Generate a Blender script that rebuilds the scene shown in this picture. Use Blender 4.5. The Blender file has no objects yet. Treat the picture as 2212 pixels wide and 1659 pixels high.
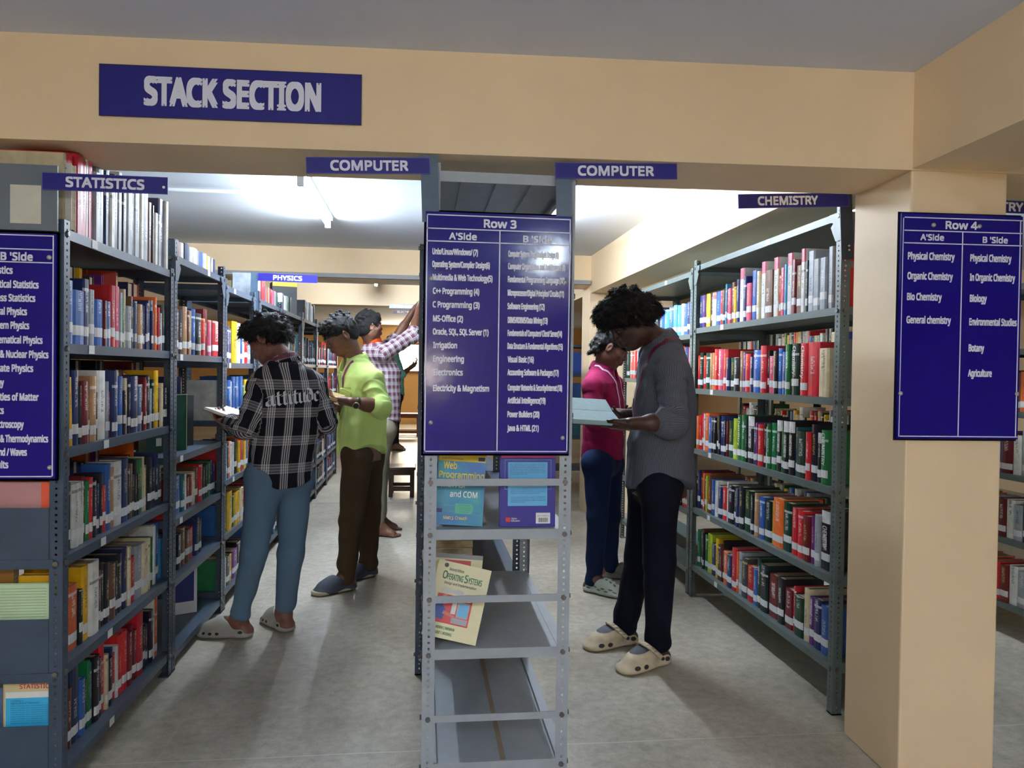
import bpy, math, random
import numpy as np
from mathutils import Vector, Matrix
from mathutils.bvhtree import BVHTree

random.seed(7)
SC = bpy.context.scene
COL = SC.collection
PI = math.pi

# ------------------------------------------------------------------ camera
YAW, PITCH, ROLL, EYE = .1177, .0164, .0141, 1.32
_F = Vector((math.sin(YAW)*math.cos(PITCH), math.cos(YAW)*math.cos(PITCH), -math.sin(PITCH)))
_R = Vector((math.cos(YAW), -math.sin(YAW), 0))
_U = _R.cross(_F)
RIGHT = _R*math.cos(ROLL) + _U*math.sin(ROLL)
UP = _U*math.cos(ROLL) - _R*math.sin(ROLL)
cam_data = bpy.data.cameras.new('camera')
cam = bpy.data.objects.new('camera', cam_data)
COL.objects.link(cam)
cam_data.sensor_fit = 'HORIZONTAL'
cam_data.sensor_width = 36
cam_data.lens = 36*1662/2212
cam_data.clip_start = .05
cam_data.clip_end = 80
cam.matrix_world = Matrix(((RIGHT.x, UP.x, -_F.x, 0), (RIGHT.y, UP.y, -_F.y, 0), (RIGHT.z, UP.z, -_F.z, EYE), (0, 0, 0, 1)))
SC.camera = cam

# ------------------------------------------------------------------ world, colour management
SC.view_settings.view_transform = 'Standard'
SC.view_settings.look = 'None'
SC.view_settings.gamma = 1
SC.view_settings.use_curve_mapping = False
SC.view_settings.exposure = 1.5
W = bpy.data.worlds.new('world')
SC.world = W
W.use_nodes = True
W.node_tree.nodes['Background'].inputs[0].default_value = (.75, .85, 1, 1)
W.node_tree.nodes['Background'].inputs[1].default_value = .3
TUBE = 150.0            # emission of the fluorescent tubes in the stacks
TUBE_FRONT = 140.0      # assumed or added tubes, all unseen, over the reading area in front of the stacks
DAY = 14.0              # daylight in the far window and the assumed one behind the camera

# ------------------------------------------------------------------ helpers
def lin(c):
    return tuple((v/255/12.92 if v/255 <= .04045 else ((v/255+.055)/1.055)**2.4) for v in c)

def nn(t, kind, **kw):
    n = t.nodes.new(kind)
    for k, v in kw.items():
        if k.startswith('i_'):
            n.inputs[int(k[2:]) if k[2:].isdigit() else k[2:].replace('_', ' ')].default_value = v
        else:
            setattr(n, k, v)
    return n

def new_mat(name):
    m = bpy.data.materials.new(name)
    m.use_nodes = True
    return m, m.node_tree, m.node_tree.nodes['Principled BSDF']

MATS = {}
def mat(name, col, rough=.6, metal=0., var=.08, scale=9., bump=0., bscale=90., coat=0., spec=.5, emit=0.):
    if name in MATS:
        return MATS[name]
    m, t, b = new_mat(name)
    L = t.links.new
    c = lin(col)
    b.inputs['Roughness'].default_value = rough
    b.inputs['Metallic'].default_value = metal
    b.inputs['Specular IOR Level'].default_value = spec
    b.inputs['Coat Weight'].default_value = coat
    tc = nn(t, 'ShaderNodeTexCoord')
    if var:
        nz = nn(t, 'ShaderNodeTexNoise', i_Scale=scale, i_Detail=5., i_Roughness=.6)
        L(tc.outputs['Object'], nz.inputs['Vector'])
        r = nn(t, 'ShaderNodeValToRGB')
        r.color_ramp.elements[0].position = .3
        r.color_ramp.elements[1].position = .7
        r.color_ramp.elements[0].color = (*[v*(1-var) for v in c], 1)
        r.color_ramp.elements[1].color = (*[min(1, v*(1+var)) for v in c], 1)
        L(nz.outputs['Fac'], r.inputs['Fac'])
        L(r.outputs['Color'], b.inputs['Base Color'])
    else:
        b.inputs['Base Color'].default_value = (*c, 1)
    if bump:
        n2 = nn(t, 'ShaderNodeTexNoise', i_Scale=bscale, i_Detail=4.)
        L(tc.outputs['Object'], n2.inputs['Vector'])
        bp = nn(t, 'ShaderNodeBump', i_Strength=bump, i_Distance=.004)
        L(n2.outputs['Fac'], bp.inputs['Height'])
        L(bp.outputs['Normal'], b.inputs['Normal'])
    if emit:
        b.inputs['Emission Color'].default_value = (*c, 1)
        b.inputs['Emission Strength'].default_value = emit
    MATS[name] = m
    return m

class MB:
    """collects polygons and links them as one mesh object"""
    def __init__(s):
        s.v, s.f, s.m = [], [], []
    def poly(s, pts, mi=0):
        n = len(s.v)
        s.v += [tuple(p) for p in pts]
        s.f.append(tuple(range(n, n+len(pts))))
        s.m.append(mi)
    def box(s, x0, x1, y0, y1, z0, z1, mi=0, M=None):
        n = len(s.v)
        P = [(x, y, z) for z in (z0, z1) for y in (y0, y1) for x in (x0, x1)]
        if M is not None:
            P = [tuple(M @ Vector(p)) for p in P]
        s.v += P
        for q in ((0, 2, 3, 1), (4, 5, 7, 6), (0, 1, 5, 4), (2, 6, 7, 3), (1, 3, 7, 5), (0, 4, 6, 2)):
            s.f.append(tuple(n+i for i in q))
            s.m.append(mi)
    def cyl(s, a, b, r, n=10, r2=None, mi=0, caps=True):
        a, b = Vector(a), Vector(b)
        r2 = r if r2 is None else r2
        d = (b-a).normalized()
        u = d.orthogonal().normalized()
        w = d.cross(u)
        k = len(s.v)
        for c, rr in ((a, r), (b, r2)):
            for i in range(n):
                t = 2*PI*i/n
                s.v.append(tuple(c + (u*math.cos(t)+w*math.sin(t))*rr))
        for i in range(n):
            j = (i+1) % n
            s.f.append((k+i, k+j, k+n+j, k+n+i)); s.m.append(mi)
        if caps:
            s.f.append(tuple(k+i for i in reversed(range(n)))); s.m.append(mi)
            s.f.append(tuple(k+n+i for i in range(n))); s.m.append(mi)
    def tube(s, pts, r, n=8):
        for a, b in zip(pts[:-1], pts[1:]):
            s.cyl(a, b, r, n)
    def mesh(s, name, mats, smooth=False):
        me = bpy.data.meshes.new(name)
        me.from_pydata(s.v, [], s.f)
        for m in (mats if isinstance(mats, (list, tuple)) else [mats]):
            me.materials.append(m)
        if any(s.m):
            me.polygons.foreach_set('material_index', s.m)
        if smooth:
            me.polygons.foreach_set('use_smooth', [True]*len(s.f))
        me.update()
        return me
    def build(s, name, mats, parent=None, smooth=False):
        return link(name, s.mesh(name, mats, smooth), parent)

def link(name, me, parent=None, loc=None, rz=None):
    o = bpy.data.objects.new(name, me)
    COL.objects.link(o)
    if parent is not None:
        o.parent = parent
    if loc is not None:
        o.location = loc
    if rz is not None:
        o.rotation_euler = (0, 0, rz)
    return o

def tag(o, label, cat, group=None):
    o['label'] = label
    o['category'] = cat
    if group:
        o['group'] = group
    return o

def empty(name, loc, label, cat, group=None, rz=0):
    o = link(name, None, None, loc, rz)
    o.empty_display_size = .1
    return tag(o, label, cat, group)

def struct(o):
    o['kind'] = 'structure'
    return o

def bevelled(o, w=.004, seg=2):
    m = o.modifiers.new('bevel', 'BEVEL')
    m.width = w; m.segments = seg; m.limit_method = 'ANGLE'
    return o

# ------------------------------------------------------------------ lettering
_fontcache = {}
try:
    import os
    FONT = bpy.data.fonts.load(os.path.join(bpy.utils.system_resource('DATAFILES'), 'fonts', 'NotoSansMath-Regular.woff2'))
except Exception:
    FONT = None
def text_geo(s, bold=.018):
    """vertices (cap height about 1), triangles of a line of text set in the built-in font"""
    key = s
    if key not in _fontcache:
        cu = bpy.data.curves.new('t', 'FONT')
        cu.body = s
        if FONT: cu.font = FONT
        cu.resolution_u = 3
        cu.size = 1
        ob = bpy.data.objects.new('t', cu)
        me = ob.to_mesh()
        v = [(p.co.x, p.co.y) for p in me.vertices]
        f = [tuple(p.vertices) for p in me.polygons]
        ob.to_mesh_clear()
        bpy.data.objects.remove(ob)
        bpy.data.curves.remove(cu)
        _fontcache[key] = (v, f)
    return _fontcache[key]
_cap = text_geo('H')
CAP = max(p[1] for p in _cap[0])

def put_text(mb, s, x0, x1, yb, cap, M, z=0., bold=.018, slant=0., mi=0):
    """fits a line of text between x0 and x1 on baseline yb with capitals of height cap; M maps (x, y, z) to space"""
    v, f = text_geo(s, bold)
    if not v:
        return
    a, b = min(p[0] for p in v), max(p[0] for p in v)
    sx, sy = (x1-x0)/max(1e-6, b-a), cap/CAP
    # a bold cut: the outline repeated with small shifts
    for i, (dx, dy) in enumerate(((-1, -.7), (1, -.7), (-1, .7), (1, .7)) +((0, 0),) if bold else ((0, 0),)):
        k = len(mb.v)
        for p in v:
            mb.v.append(tuple(M @ Vector((x0+(p[0]-a)*sx+dx*bold*sy*.55 + slant*p[1]*sy, yb+p[1]*sy+dy*bold*sy, z+4e-5*i))))
        for q in f:
            mb.f.append(tuple(k+i for i in q)); mb.m.append(mi)

def frame_M(origin, xdir, ydir=(0, 0, 1)):
    """local x along xdir, y along ydir, z = their cross product (outward)"""
    x = Vector(xdir).normalized(); y = Vector(ydir); y = (y - x*x.dot(y)).normalized(); z = x.cross(y).normalized()
    o = Vector(origin)
    return Matrix(((x.x, y.x, z.x, o.x), (x.y, y.y, z.y, o.y), (x.z, y.z, z.z, o.z), (0, 0, 0, 1)))
# ------------------------------------------------------------------ lamps that carry the light
def tube_light(x, y0, y1, z, label, strength, along='y'):
    r = empty('tube_light', (x, (y0+y1)/2, z), label, 'ceiling light', 'fluorescent tube lights')
    hl = (y1-y0)/2
    b = MB()
    b.box(-.03, .03, -hl-.04, hl+.04, -.012, .03)
    o = b.build('housing', mat('lamp_white', (235, 238, 240), .4), r)
    b = MB(); b.cyl((0, -hl, -.05), (0, hl, -.05), .013, 12)
    b.build('tube', mat('tube_%g' % strength, (226, 240, 255), .4, emit=strength, var=0), r, True)
    for s in (-1, 1):
        b = MB(); b.box(-.018, .018, s*hl-.015, s*hl+.015, -.068, -.01)
        b.build('socket', mat('lamp_white', (235, 238, 240), .4), r)
    if along == 'x':
        r.rotation_euler = (0, 0, PI/2)
    return r
tube_light(-.67, 4.35, 5.60, 2.388, 'ceiling tube light over the aisle where the plaid shirt stands', TUBE)
tube_light(.70, 4.15, 5.40, 2.388, 'ceiling tube light over the row 3 rack beside the second aisle', TUBE)
tube_light(-.55, 8.2, 9.4, 2.388, 'assumed ceiling tube light deep in the aisle behind the first beam', TUBE)  # assumed farther tube, not in view
tube_light(3.0, 4.2, 5.4, 2.388, 'assumed ceiling tube light over the rack past the pillar', TUBE)  # assumed tube, hidden beyond the pillar
tube_light(-2.6, 4.2, 5.4, 2.388, 'assumed ceiling tube light behind the statistics rack', TUBE*.7)  # assumed tube, out of view behind the rack
tube_light(-1.3, -1.9, -.7, 2.255, 'assumed ceiling tube light of the reading area over the statistics end', TUBE_FRONT)  # assumed unseen tube behind the camera, lights the front
tube_light(1.0, -1.9, -.7, 2.255, 'assumed ceiling tube light of the reading area facing the pillar', TUBE_FRONT)  # second assumed tube behind the camera, also out of view

tube_light(-.2, -4.0, -2.8, 2.255, 'unseen tube light added farthest back to brighten the reading area', TUBE_FRONT)  # extra tube out of view, added to brighten the front

# ------------------------------------------------------------------ the room
CREAM = mat('cream_paint', (236, 208, 168), .55, var=.035, scale=2.2, bump=.06, bscale=160)
def shaded_floor():
    m, t, b = new_mat('cement_floor')
    L = t.links.new
    tc = nn(t, 'ShaderNodeTexCoord')
    big = nn(t, 'ShaderNodeTexNoise', i_Scale=1.1, i_Detail=7., i_Roughness=.62)
    fine = nn(t, 'ShaderNodeTexNoise', i_Scale=22., i_Detail=6., i_Roughness=.7)
    speck = nn(t, 'ShaderNodeTexNoise', i_Scale=190., i_Detail=2.)
    for n in (big, fine, speck):
        L(tc.outputs['Object'], n.inputs['Vector'])
    def ramp(src, p0, c0, p1, c1):
        r = nn(t, 'ShaderNodeValToRGB')
        r.color_ramp.elements[0].position = p0; r.color_ramp.elements[0].color = (*c0, 1)
        r.color_ramp.elements[1].position = p1; r.color_ramp.elements[1].color = (*c1, 1)
        L(src, r.inputs['Fac']); return r.outputs['Color']
    base = ramp(big.outputs['Fac'], .33, lin((158, 150, 134)), .68, lin((204, 196, 178)))
    f2 = ramp(fine.outputs['Fac'], .32, (.70, .70, .69), .68, (1.12, 1.12, 1.12))
    f3 = ramp(speck.outputs['Fac'], .35, (.88, .88, .88), .65, (1.06, 1.06, 1.06))
    def mul(a, c):
        n = nn(t, 'ShaderNodeMix', data_type='RGBA', blend_type='MULTIPLY'); n.inputs[0].default_value = 1
        L(a, n.inputs[6]); L(c, n.inputs[7]); return n.outputs[2]
    col = mul(mul(base, f2), f3)
    sep = nn(t, 'ShaderNodeSeparateXYZ'); L(tc.outputs['Object'], sep.inputs[0])
    wob = nn(t, 'ShaderNodeTexNoise', i_Scale=3.); L(tc.outputs['Object'], wob.inputs['Vector'])
    def joint(col, axis, at, w, c, amt):
        s = nn(t, 'ShaderNodeMath', operation='SUBTRACT'); L(sep.outputs[axis], s.inputs[0]); s.inputs[1].default_value = at
        wb = nn(t, 'ShaderNodeMath', operation='MULTIPLY_ADD'); L(wob.outputs['Fac'], wb.inputs[0]); wb.inputs[1].default_value = .012; L(s.outputs[0], wb.inputs[2])
        a = nn(t, 'ShaderNodeMath', operation='ABSOLUTE'); L(wb.outputs[0], a.inputs[0])
        l = nn(t, 'ShaderNodeMath', operation='LESS_THAN'); L(a.outputs[0], l.inputs[0]); l.inputs[1].default_value = w
        m_ = nn(t, 'ShaderNodeMath', operation='MULTIPLY'); L(l.outputs[0], m_.inputs[0]); m_.inputs[1].default_value = amt
        x = nn(t, 'ShaderNodeMix', data_type='RGBA'); L(m_.outputs[0], x.inputs[0]); L(col, x.inputs[6]); x.inputs[7].default_value = (*lin(c), 1)
        return x.outputs[2]
    col = joint(col, 1, 7.70, .009, (58, 56, 52), .85)
    col = joint(col, 1, 2.67, .0035, (205, 198, 180), .6)
    col = joint(col, 0, -.86, .002, (200, 194, 178), .35)
    col = joint(col, 0, 1.33, .003, (196, 190, 172), .3)
    L(col, b.inputs['Base Color'])
    b.inputs['Roughness'].default_value = .42
    bp = nn(t, 'ShaderNodeBump', i_Strength=.12, i_Distance=.003)
    L(fine.outputs['Fac'], bp.inputs['Height']); L(bp.outputs['Normal'], b.inputs['Normal'])
    return m
def slab(name, m, *a, rz=0., piv=(0, 0)):
    b = MB()
    M = Matrix.Translation((piv[0], piv[1], 0)) @ Matrix.Rotation(rz, 4, 'Z') @ Matrix.Translation((-piv[0], -piv[1], 0))
    b.box(*a, M=M)
    return struct(b.build(name, m))
slab('floor', shaded_floor(), -7, 7, -4.6, 19.3, -.1, 0)
CEIL_F = mat('ceiling_grey_blue', (216, 220, 236), .8, var=.05, scale=.8, bump=.1, bscale=40)
CEIL_B = mat('ceiling_white', (214, 218, 224), .8, var=.04, scale=.8, bump=.1, bscale=40)
BR = -.0435; PIV = (1.549, 2.30)
slab('ceiling_front', CEIL_F, -7, 7, -4.6, 2.6, 2.29, 2.40, rz=BR, piv=PIV)
slab('ceiling_back', CEIL_B, -7, 7, 2.2, 19.3, 2.405, 2.52)
slab('beam_front', CREAM, -6.5, 6.5, 2.30, 2.64, 1.98, 2.40, rz=BR, piv=PIV)
slab('beam_reading_area', CREAM, 1.549, 1.87, -4.4, 2.30, 1.985, 2.39, rz=BR, piv=PIV)
slab('beam_over_chemistry', CREAM, 1.56, 1.90, 2.635, 18.9, 2.06, 2.41)
slab('beam_middle', CREAM, -6.9, 6.9, 7.05, 7.40, 2.13, 2.41)
slab('beam_back', CREAM, -6.9, 6.9, 9.95, 10.3, 2.135, 2.41)
pil = slab('pillar', CREAM, 1.549, 1.873, 2.305, 2.655, 0, 1.985, rz=BR, piv=PIV); bevelled(pil, .006)
slab('pillar_back', CREAM, 1.556, 2.35, 7.05, 7.40, 0, 2.13)
ORANGE = mat('orange_paint', (250, 198, 128), .6, var=.04, scale=2.)
slab('wall_back', ORANGE, -7, 7, 19.0, 19.3, 0, 2.42)
slab('wall_left', CREAM, -7.2, -6.9, -4.6, 19.3, 0, 2.5)
slab('wall_right', CREAM, 6.9, 7.2, -4.6, 19.3, 0, 2.5)
slab('wall_front', CREAM, -7, 7, -4.9, -4.6, 0, 2.5)
# conduit along the middle beam and on the ceiling
b = MB(); b.box(-6.9, 1.55, 7.0, 7.05, 2.135, 2.172)
struct(b.build('trim_1', mat('conduit_grey', (150, 150, 150), .5)))
b = MB(); b.cyl((-2.9, 4.89, 2.392), (-.70, 4.89, 2.392), .011)
struct(b.build('trim_2', mat('conduit_white', (225, 228, 230), .5)))
# windows: daylight; only the far one is in view, the other is assumed
def window(name, x0, x1, z0, z1, y, face, strength, col):
    r = struct(link(name, None, None, (0, 0, 0)))
    b = MB()
    yo = y + face*.03
    for a in ((x0-.05, x1+.05, z0-.05, z0), (x0-.05, x1+.05, z1, z1+.05), (x0-.05, x0, z0, z1), (x1, x1+.05, z0, z1), ((x0+x1)/2-.015, (x0+x1)/2+.015, z0, z1)):
        b.box(a[0], a[1], min(y, yo), max(y, yo), a[2], a[3])
    b.build('frame', mat('window_wood', (150, 100, 60), .5), r)
    b = MB(); b.poly([(x0, y+face*.012, z0), (x1, y+face*.012, z0), (x1, y+face*.012, z1), (x0, y+face*.012, z1)])
    b.build('pane', mat('daylight_'+name, col, .3, emit=strength, var=0), r)
window('window_1', -.72, .62, 1.30, 1.93, 19.0, -1, DAY, (255, 240, 214))
window('window_assumed', -.03, .22, 1.16, 1.46, -4.6, 1, DAY*1.2, (255, 240, 226))  # assumed glowing window, unseen behind the camera, sized for a glare on the board
# ------------------------------------------------------------------ slotted-angle racks
SLATE = mat('enamel_slate', (57, 71, 88), .42, var=.10, scale=14., bump=.05, bscale=120)
GREY = mat('enamel_grey', (160, 167, 173), .45, var=.07, scale=16., bump=.05, bscale=120)
OLIVE = mat('enamel_grey_green', (92, 104, 102), .42, var=.10, scale=14., bump=.05, bscale=120)
STEEL = mat('bolt_steel', (116, 112, 110), .42, metal=.7, var=.2, scale=60.)
TAGW = mat('tag_white', (228, 228, 224), .6, var=.03)
_post = {}
def post_mesh(h, m, bolts=()):
    """slotted angle: corner at the origin, flanges along +x and +y, real holes through both"""
    key = (h, m.name, tuple(bolts))
    if key in _post:
        return _post[key]
    b = MB()
    w, t, pitch, hw, hh = .038, .0025, .0195, .0036, .0047
    n = int(h/pitch)
    def flange(conv):
        k = len(b.v)
        for i in range(n):
            z0 = h*i/n; z1 = h*(i+1)/n; zc = (z0+z1)/2; xc = w*.5
            rim = [(0, z0), (xc, z0), (w, z0), (w, zc), (w, z1), (xc, z1), (0, z1), (0, zc)]
            a, c = (hw, hh) if i % 2 else (hw*1.25, hh*.72)
            hole = [(xc-a*.75, zc-c*.75), (xc, zc-c), (xc+a*.75, zc-c*.75), (xc+a, zc), (xc+a*.75, zc+c*.75), (xc, zc+c), (xc-a*.75, zc+c*.75), (xc-a, zc)]
            s = len(b.v)
            for d in (0, t):
                b.v += [conv(p[0], d, p[1]) for p in rim] + [conv(p[0], d, p[1]) for p in hole]
            for j in range(8):
                q = (j+1) % 8
                b.f += [(s+j, s+q, s+8+q, s+8+j), (s+16+q, s+16+j, s+24+j, s+24+q), (s+8+j, s+8+q, s+24+q, s+24+j)]
                b.m += [0, 0, 0]
        b.f += []
    flange(lambda x, d, z: (x, d, z))
    flange(lambda y, d, z: (d, y, z))
    for z in bolts:
        b.cyl((.019, 0, z), (.019, -.006, z), .0085, 6, mi=1)
        b.cyl((0, .019, z), (-.006, .019, z), .0085, 6, mi=1)
    b.box(0, w+.004, 0, w+.004, 0, .006)
    _post[key] = b.mesh('post', [m, STEEL])
    return _post[key]

def shelf_mesh(lx, ly, m, lip=.03, ribs=False):
    b = MB()
    t = .002
    b.box(0, lx, 0, ly, -t, 0)
    b.box(0, lx, 0, t, -lip, -t); b.box(0, lx, ly-t, ly, -lip, -t)
    b.box(0, t, t, ly-t, -lip, -t); b.box(lx-t, lx, t, ly-t, -lip, -t)
    b.box(t, .014, t, ly-t, -lip, -lip+t); b.box(lx-.014, lx-t, t, ly-t, -lip, -lip+t)
    if ribs:
        for i in range(1, 4):
            b.box(lx*i/4-.012, lx*i/4+.012, t, ly-t, -.014, -t)
    return b.mesh('shelf', m)

def rack(label, x0, x1, y0, y1, h, zs, m, faces=(1,), gus=True, front_h=None, tags=None, lip=.03, bars=(), bolt_all=False, ribs=()):
    r = empty('steel_bookshelf', ((x0+x1)/2, (y0+y1)/2, 0), label, 'bookshelf', 'slotted steel bookshelves')
    cx, cy = (x0+x1)/2, (y0+y1)/2
    bz = [z-lip/2 for z in zs] + list(bars)
    for (px, py, a, near) in ((x0, y0, 0, 1), (x1, y0, PI/2, 1), (x1, y1, PI, 0), (x0, y1, -PI/2, 0)):
        hh = front_h if (front_h and near) else h
        o = link('post', post_mesh(hh, m, [z for z in bz if z < hh-.01]), r, (px-cx, py-cy, 0), a)
    e = .0032
    for i, z in enumerate(zs):
        o = link('shelf', shelf_mesh(x1-x0-2*e, y1-y0-2*e, m, lip, i in ribs), r, (x0+e-cx, y0+e-cy, z))
        if tags and i in tags:
            for f in faces:
                b = MB()
                xx = (x1-e if f > 0 else x0+e)
                yy = y0 + tags[i]
                xo = xx + f*.0012
                ys = (yy, yy+.042)
                q = [(xo-cx, ys[0]-cy, z-.028), (xo-cx, ys[1]-cy, z-.028), (xo-cx, ys[1]-cy, z-.001), (xo-cx, ys[0]-cy, z-.001)]
                b.poly(q if f > 0 else q[::-1])
                s = b.build('shelf_tag', TAGW, r)
                s['label'] = 'small white shelf tag'
    if gus:
        for f in faces:
            for (yy, s) in ((y0+.003, 1), (y1-.003, -1)):
                xx = (x1+.001 if f > 0 else x0-.001)
                b = MB()
                z = zs[0] - .001
                pts = [(yy, z), (yy+s*.085, z), (yy+s*.085, z-.028)] + [(yy+s*(.040+.045*math.cos(t)), z-.083+.05*math.sin(t)) for t in (1.2, .7, .2)][:2] + [(yy+s*.038, z-.11), (yy, z-.11)]
                for d in (0, f*.0015):
                    p3 = [(xx+d-cx, p[0]-cy, p[1]) for p in pts]
                    b.poly(p3)
                b.build('gusset_plate', m, r)
    for z in bars:
        b = MB()
        b.box(x0+.036-cx, x1-.036-cx, y0-.001-cy, y0+.003-cy, z-.011, z+.011)
        b.build('cross_bar', m, r)
    return r

LA = [1.725, 1.385, 1.070, .745, .415, .100]
rk_a = rack('slate steel bookshelf ending in the STATISTICS and B Side signs', -1.507, -1.05, 2.415, 3.43, 1.735, LA, SLATE, (1,), False, 1.75, {0: .20, 1: .18, 2: .30, 3: .28, 4: .34, 5: .36})
LB = [1.800, 1.376, .927, .652, .390, .075]
rk_b = rack('slate steel bookshelf with the big green book, next after the statistics rack', -1.507, -1.05, 3.44, 4.29, 1.86, LB, SLATE, (1,), True, None, {0: .52, 1: .09, 2: .10, 3: .10})
LC = [1.765, 1.345, 1.03, .70, .40, .10]
rack('steel bookshelf of yellow and blue books behind the plaid shirt', -1.507, -1.05, 4.30, 5.06, 1.80, LC, SLATE, (1,), True, None, {0: .2, 1: .1, 2: .2, 3: .2})
LD = [1.77, 1.36, 1.02, .68, .36, .10]
for (a, c, lab) in ((5.16, 6.0, 'steel bookshelf carrying the PHYSICS sign'), (6.01, 7.03, 'steel bookshelf with the black and yellow box on top, after the PHYSICS one'), (7.04, 7.99, 'steel bookshelf under the middle beam, beside the lime shirt'), (8.0, 8.9, 'steel bookshelf behind the head of the lime shirt'), (8.91, 9.9, 'farthest steel bookshelf of the physics row')):
    rack(lab, -1.507, -1.05, a, c, 1.82, LD, SLATE, (1,), True)
MIDZ = [1.931, 1.575, 1.20, .828, .456, .100]
rk_m = rack('light grey steel bookshelf carrying the Row 3 board and both COMPUTER signs', .014, .472, 2.372, 3.30, 1.955, MIDZ, GREY, (1,), False, None, None, .032, (.975, .612, .241), ribs=(0,))
LM = [1.86, 1.50, 1.13, .76, .42, .10]
for i, (a, c) in enumerate(((3.33, 4.28), (4.29, 5.24), (5.25, 6.2), (6.21, 7.03), (7.45, 8.4), (8.41, 9.3))):
    rack(('grey steel bookshelf directly behind the Row 3 one', 'grey steel bookshelf second behind the Row 3 one', 'grey steel bookshelf that the checked sleeve reaches over', 'grey steel bookshelf beside the pillar under the middle beam', 'grey steel bookshelf beyond the middle beam, next to the stool', 'grey steel bookshelf where the teal shirt reaches in')[i], -.012, .445, a, c, 1.86, LM, SLATE, (-1,), False)
RA = [1.955, 1.588, 1.234, .882, .533, .192]
rk_c = rack('dark grey-green steel bookshelf carrying the CHEMISTRY sign beside the pillar', 1.60, 2.055, 2.80, 4.41, 1.99, RA, OLIVE, (-1,), True, None, {0: .62, 1: 1.16, 2: 1.29, 3: 1.30, 4: 1.30, 5: 1.18})
RB = [1.935, 1.560, 1.28, .90, .497, .15]
rk_d = rack('dark grey-green steel bookshelf behind the striped shirt', 1.60, 2.055, 4.43, 6.02, 1.95, RB, OLIVE, (-1,), True, None, {0: .5, 1: .6})
RE = [1.80, 1.47, 1.15, .828, .495, .160]
rk_e = rack('grey steel bookshelf past the pillar with the chemistry sign cut by the frame', 3.0, 3.455, 2.86, 4.6, 1.95, RE, OLIVE, (-1,), False)
RF = [1.62, 1.30, .98, .62, .28]
rack('dark steel bookshelf with blue boxes beyond the rear pillar', 1.42, 1.94, 8.2, 8.65, 1.66, RF, SLATE, (-1,), False)
rack('grey steel bookshelf seen through the gaps of the chemistry rack', 3.0, 3.455, 4.62, 6.36, 1.95, RE, OLIVE, (-1,), False)
rack('grey steel bookshelf farthest beyond the gaps of the chemistry rack', 3.0, 3.455, 6.38, 7.02, 1.95, RE, OLIVE, (-1,), False)

# plates closing the end of the statistics rack
def end_plates():
    for (z0, z1) in ((.742, .897), (.405, .566), (.100, .248)):
        b = MB()
        b.box(-1.49+1.2785, -1.088+1.2785, 2.4125-2.9225, 2.4150-2.9225, z0, z1)
        b.build('end_plate', SLATE, rk_a)
    for z in (.730, .391):
        b = MB(); b.box(-1.49+1.2785, -1.075+1.2785, 2.4105-2.9225, 2.4130-2.9225, z-.014, z+.014)
        b.build('end_rail', SLATE, rk_a)
end_plates()
# seam strip on the lowest shelf of the middle rack, pale side strips
b = MB()
b.box(.262-.243, .278-.243, 2.38-2.836, 3.28-2.836, .1003, .1015)
s = b.build('seam_strip', mat('seam_tan', (150, 132, 108), .6), rk_m); s['label'] = 'tan strip along the lowest shelf'
for x0, x1 in ((.02, .062), (.436, .466)):
    b = MB(); b.box(x0-.243, x1-.243, 2.38-2.836, 3.29-2.836, .1003, .113)
    b.build('side_strip', GREY, rk_m)
    b = MB(); b.box(x0-.243, x1-.243, 2.38-2.836, 3.29-2.836, .4563, .4575)
    b.build('side_strip', GREY, rk_m)
# ------------------------------------------------------------------ books
PAL = dict(k=(26, 29, 36), n=(34, 46, 96), b=(48, 98, 172), c=(76, 164, 214), t=(24, 108, 122), g=(30, 112, 62), G=(18, 58, 44), l=(184, 206, 40), y=(232, 180, 26), o=(232, 110, 44),
           r=(202, 34, 44), m=(112, 24, 32), p=(206, 78, 108), v=(104, 40, 120), w=(222, 222, 216), i=(214, 198, 160), s=(158, 166, 174), d=(62, 64, 72), e=(112, 74, 50), x=(176, 134, 96), u=(88, 110, 142))
CNAME = dict(k='black', n='navy', b='blue', c='sky blue', t='teal', g='green', G='dark green', l='lime green', y='yellow', o='orange', r='red', m='maroon', p='pink', v='purple', w='white', i='cream', s='silver grey', d='charcoal', e='brown', x='tan', u='grey blue')
ORD = 'first second third fourth fifth sixth seventh eighth ninth tenth eleventh twelfth thirteenth fourteenth fifteenth sixteenth seventeenth eighteenth nineteenth twentieth'.split()
TENS = {2: ('twenty', 'twentieth'), 3: ('thirty', 'thirtieth'), 4: ('forty', 'fortieth'), 5: ('fifty', 'fiftieth')}
def ordinal(n):
    if n <= 20: return ORD[n-1]
    t, u = divmod(n, 10)
    return TENS[t][1] if u == 0 else TENS[t][0] + '-' + ORD[u-1]

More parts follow.
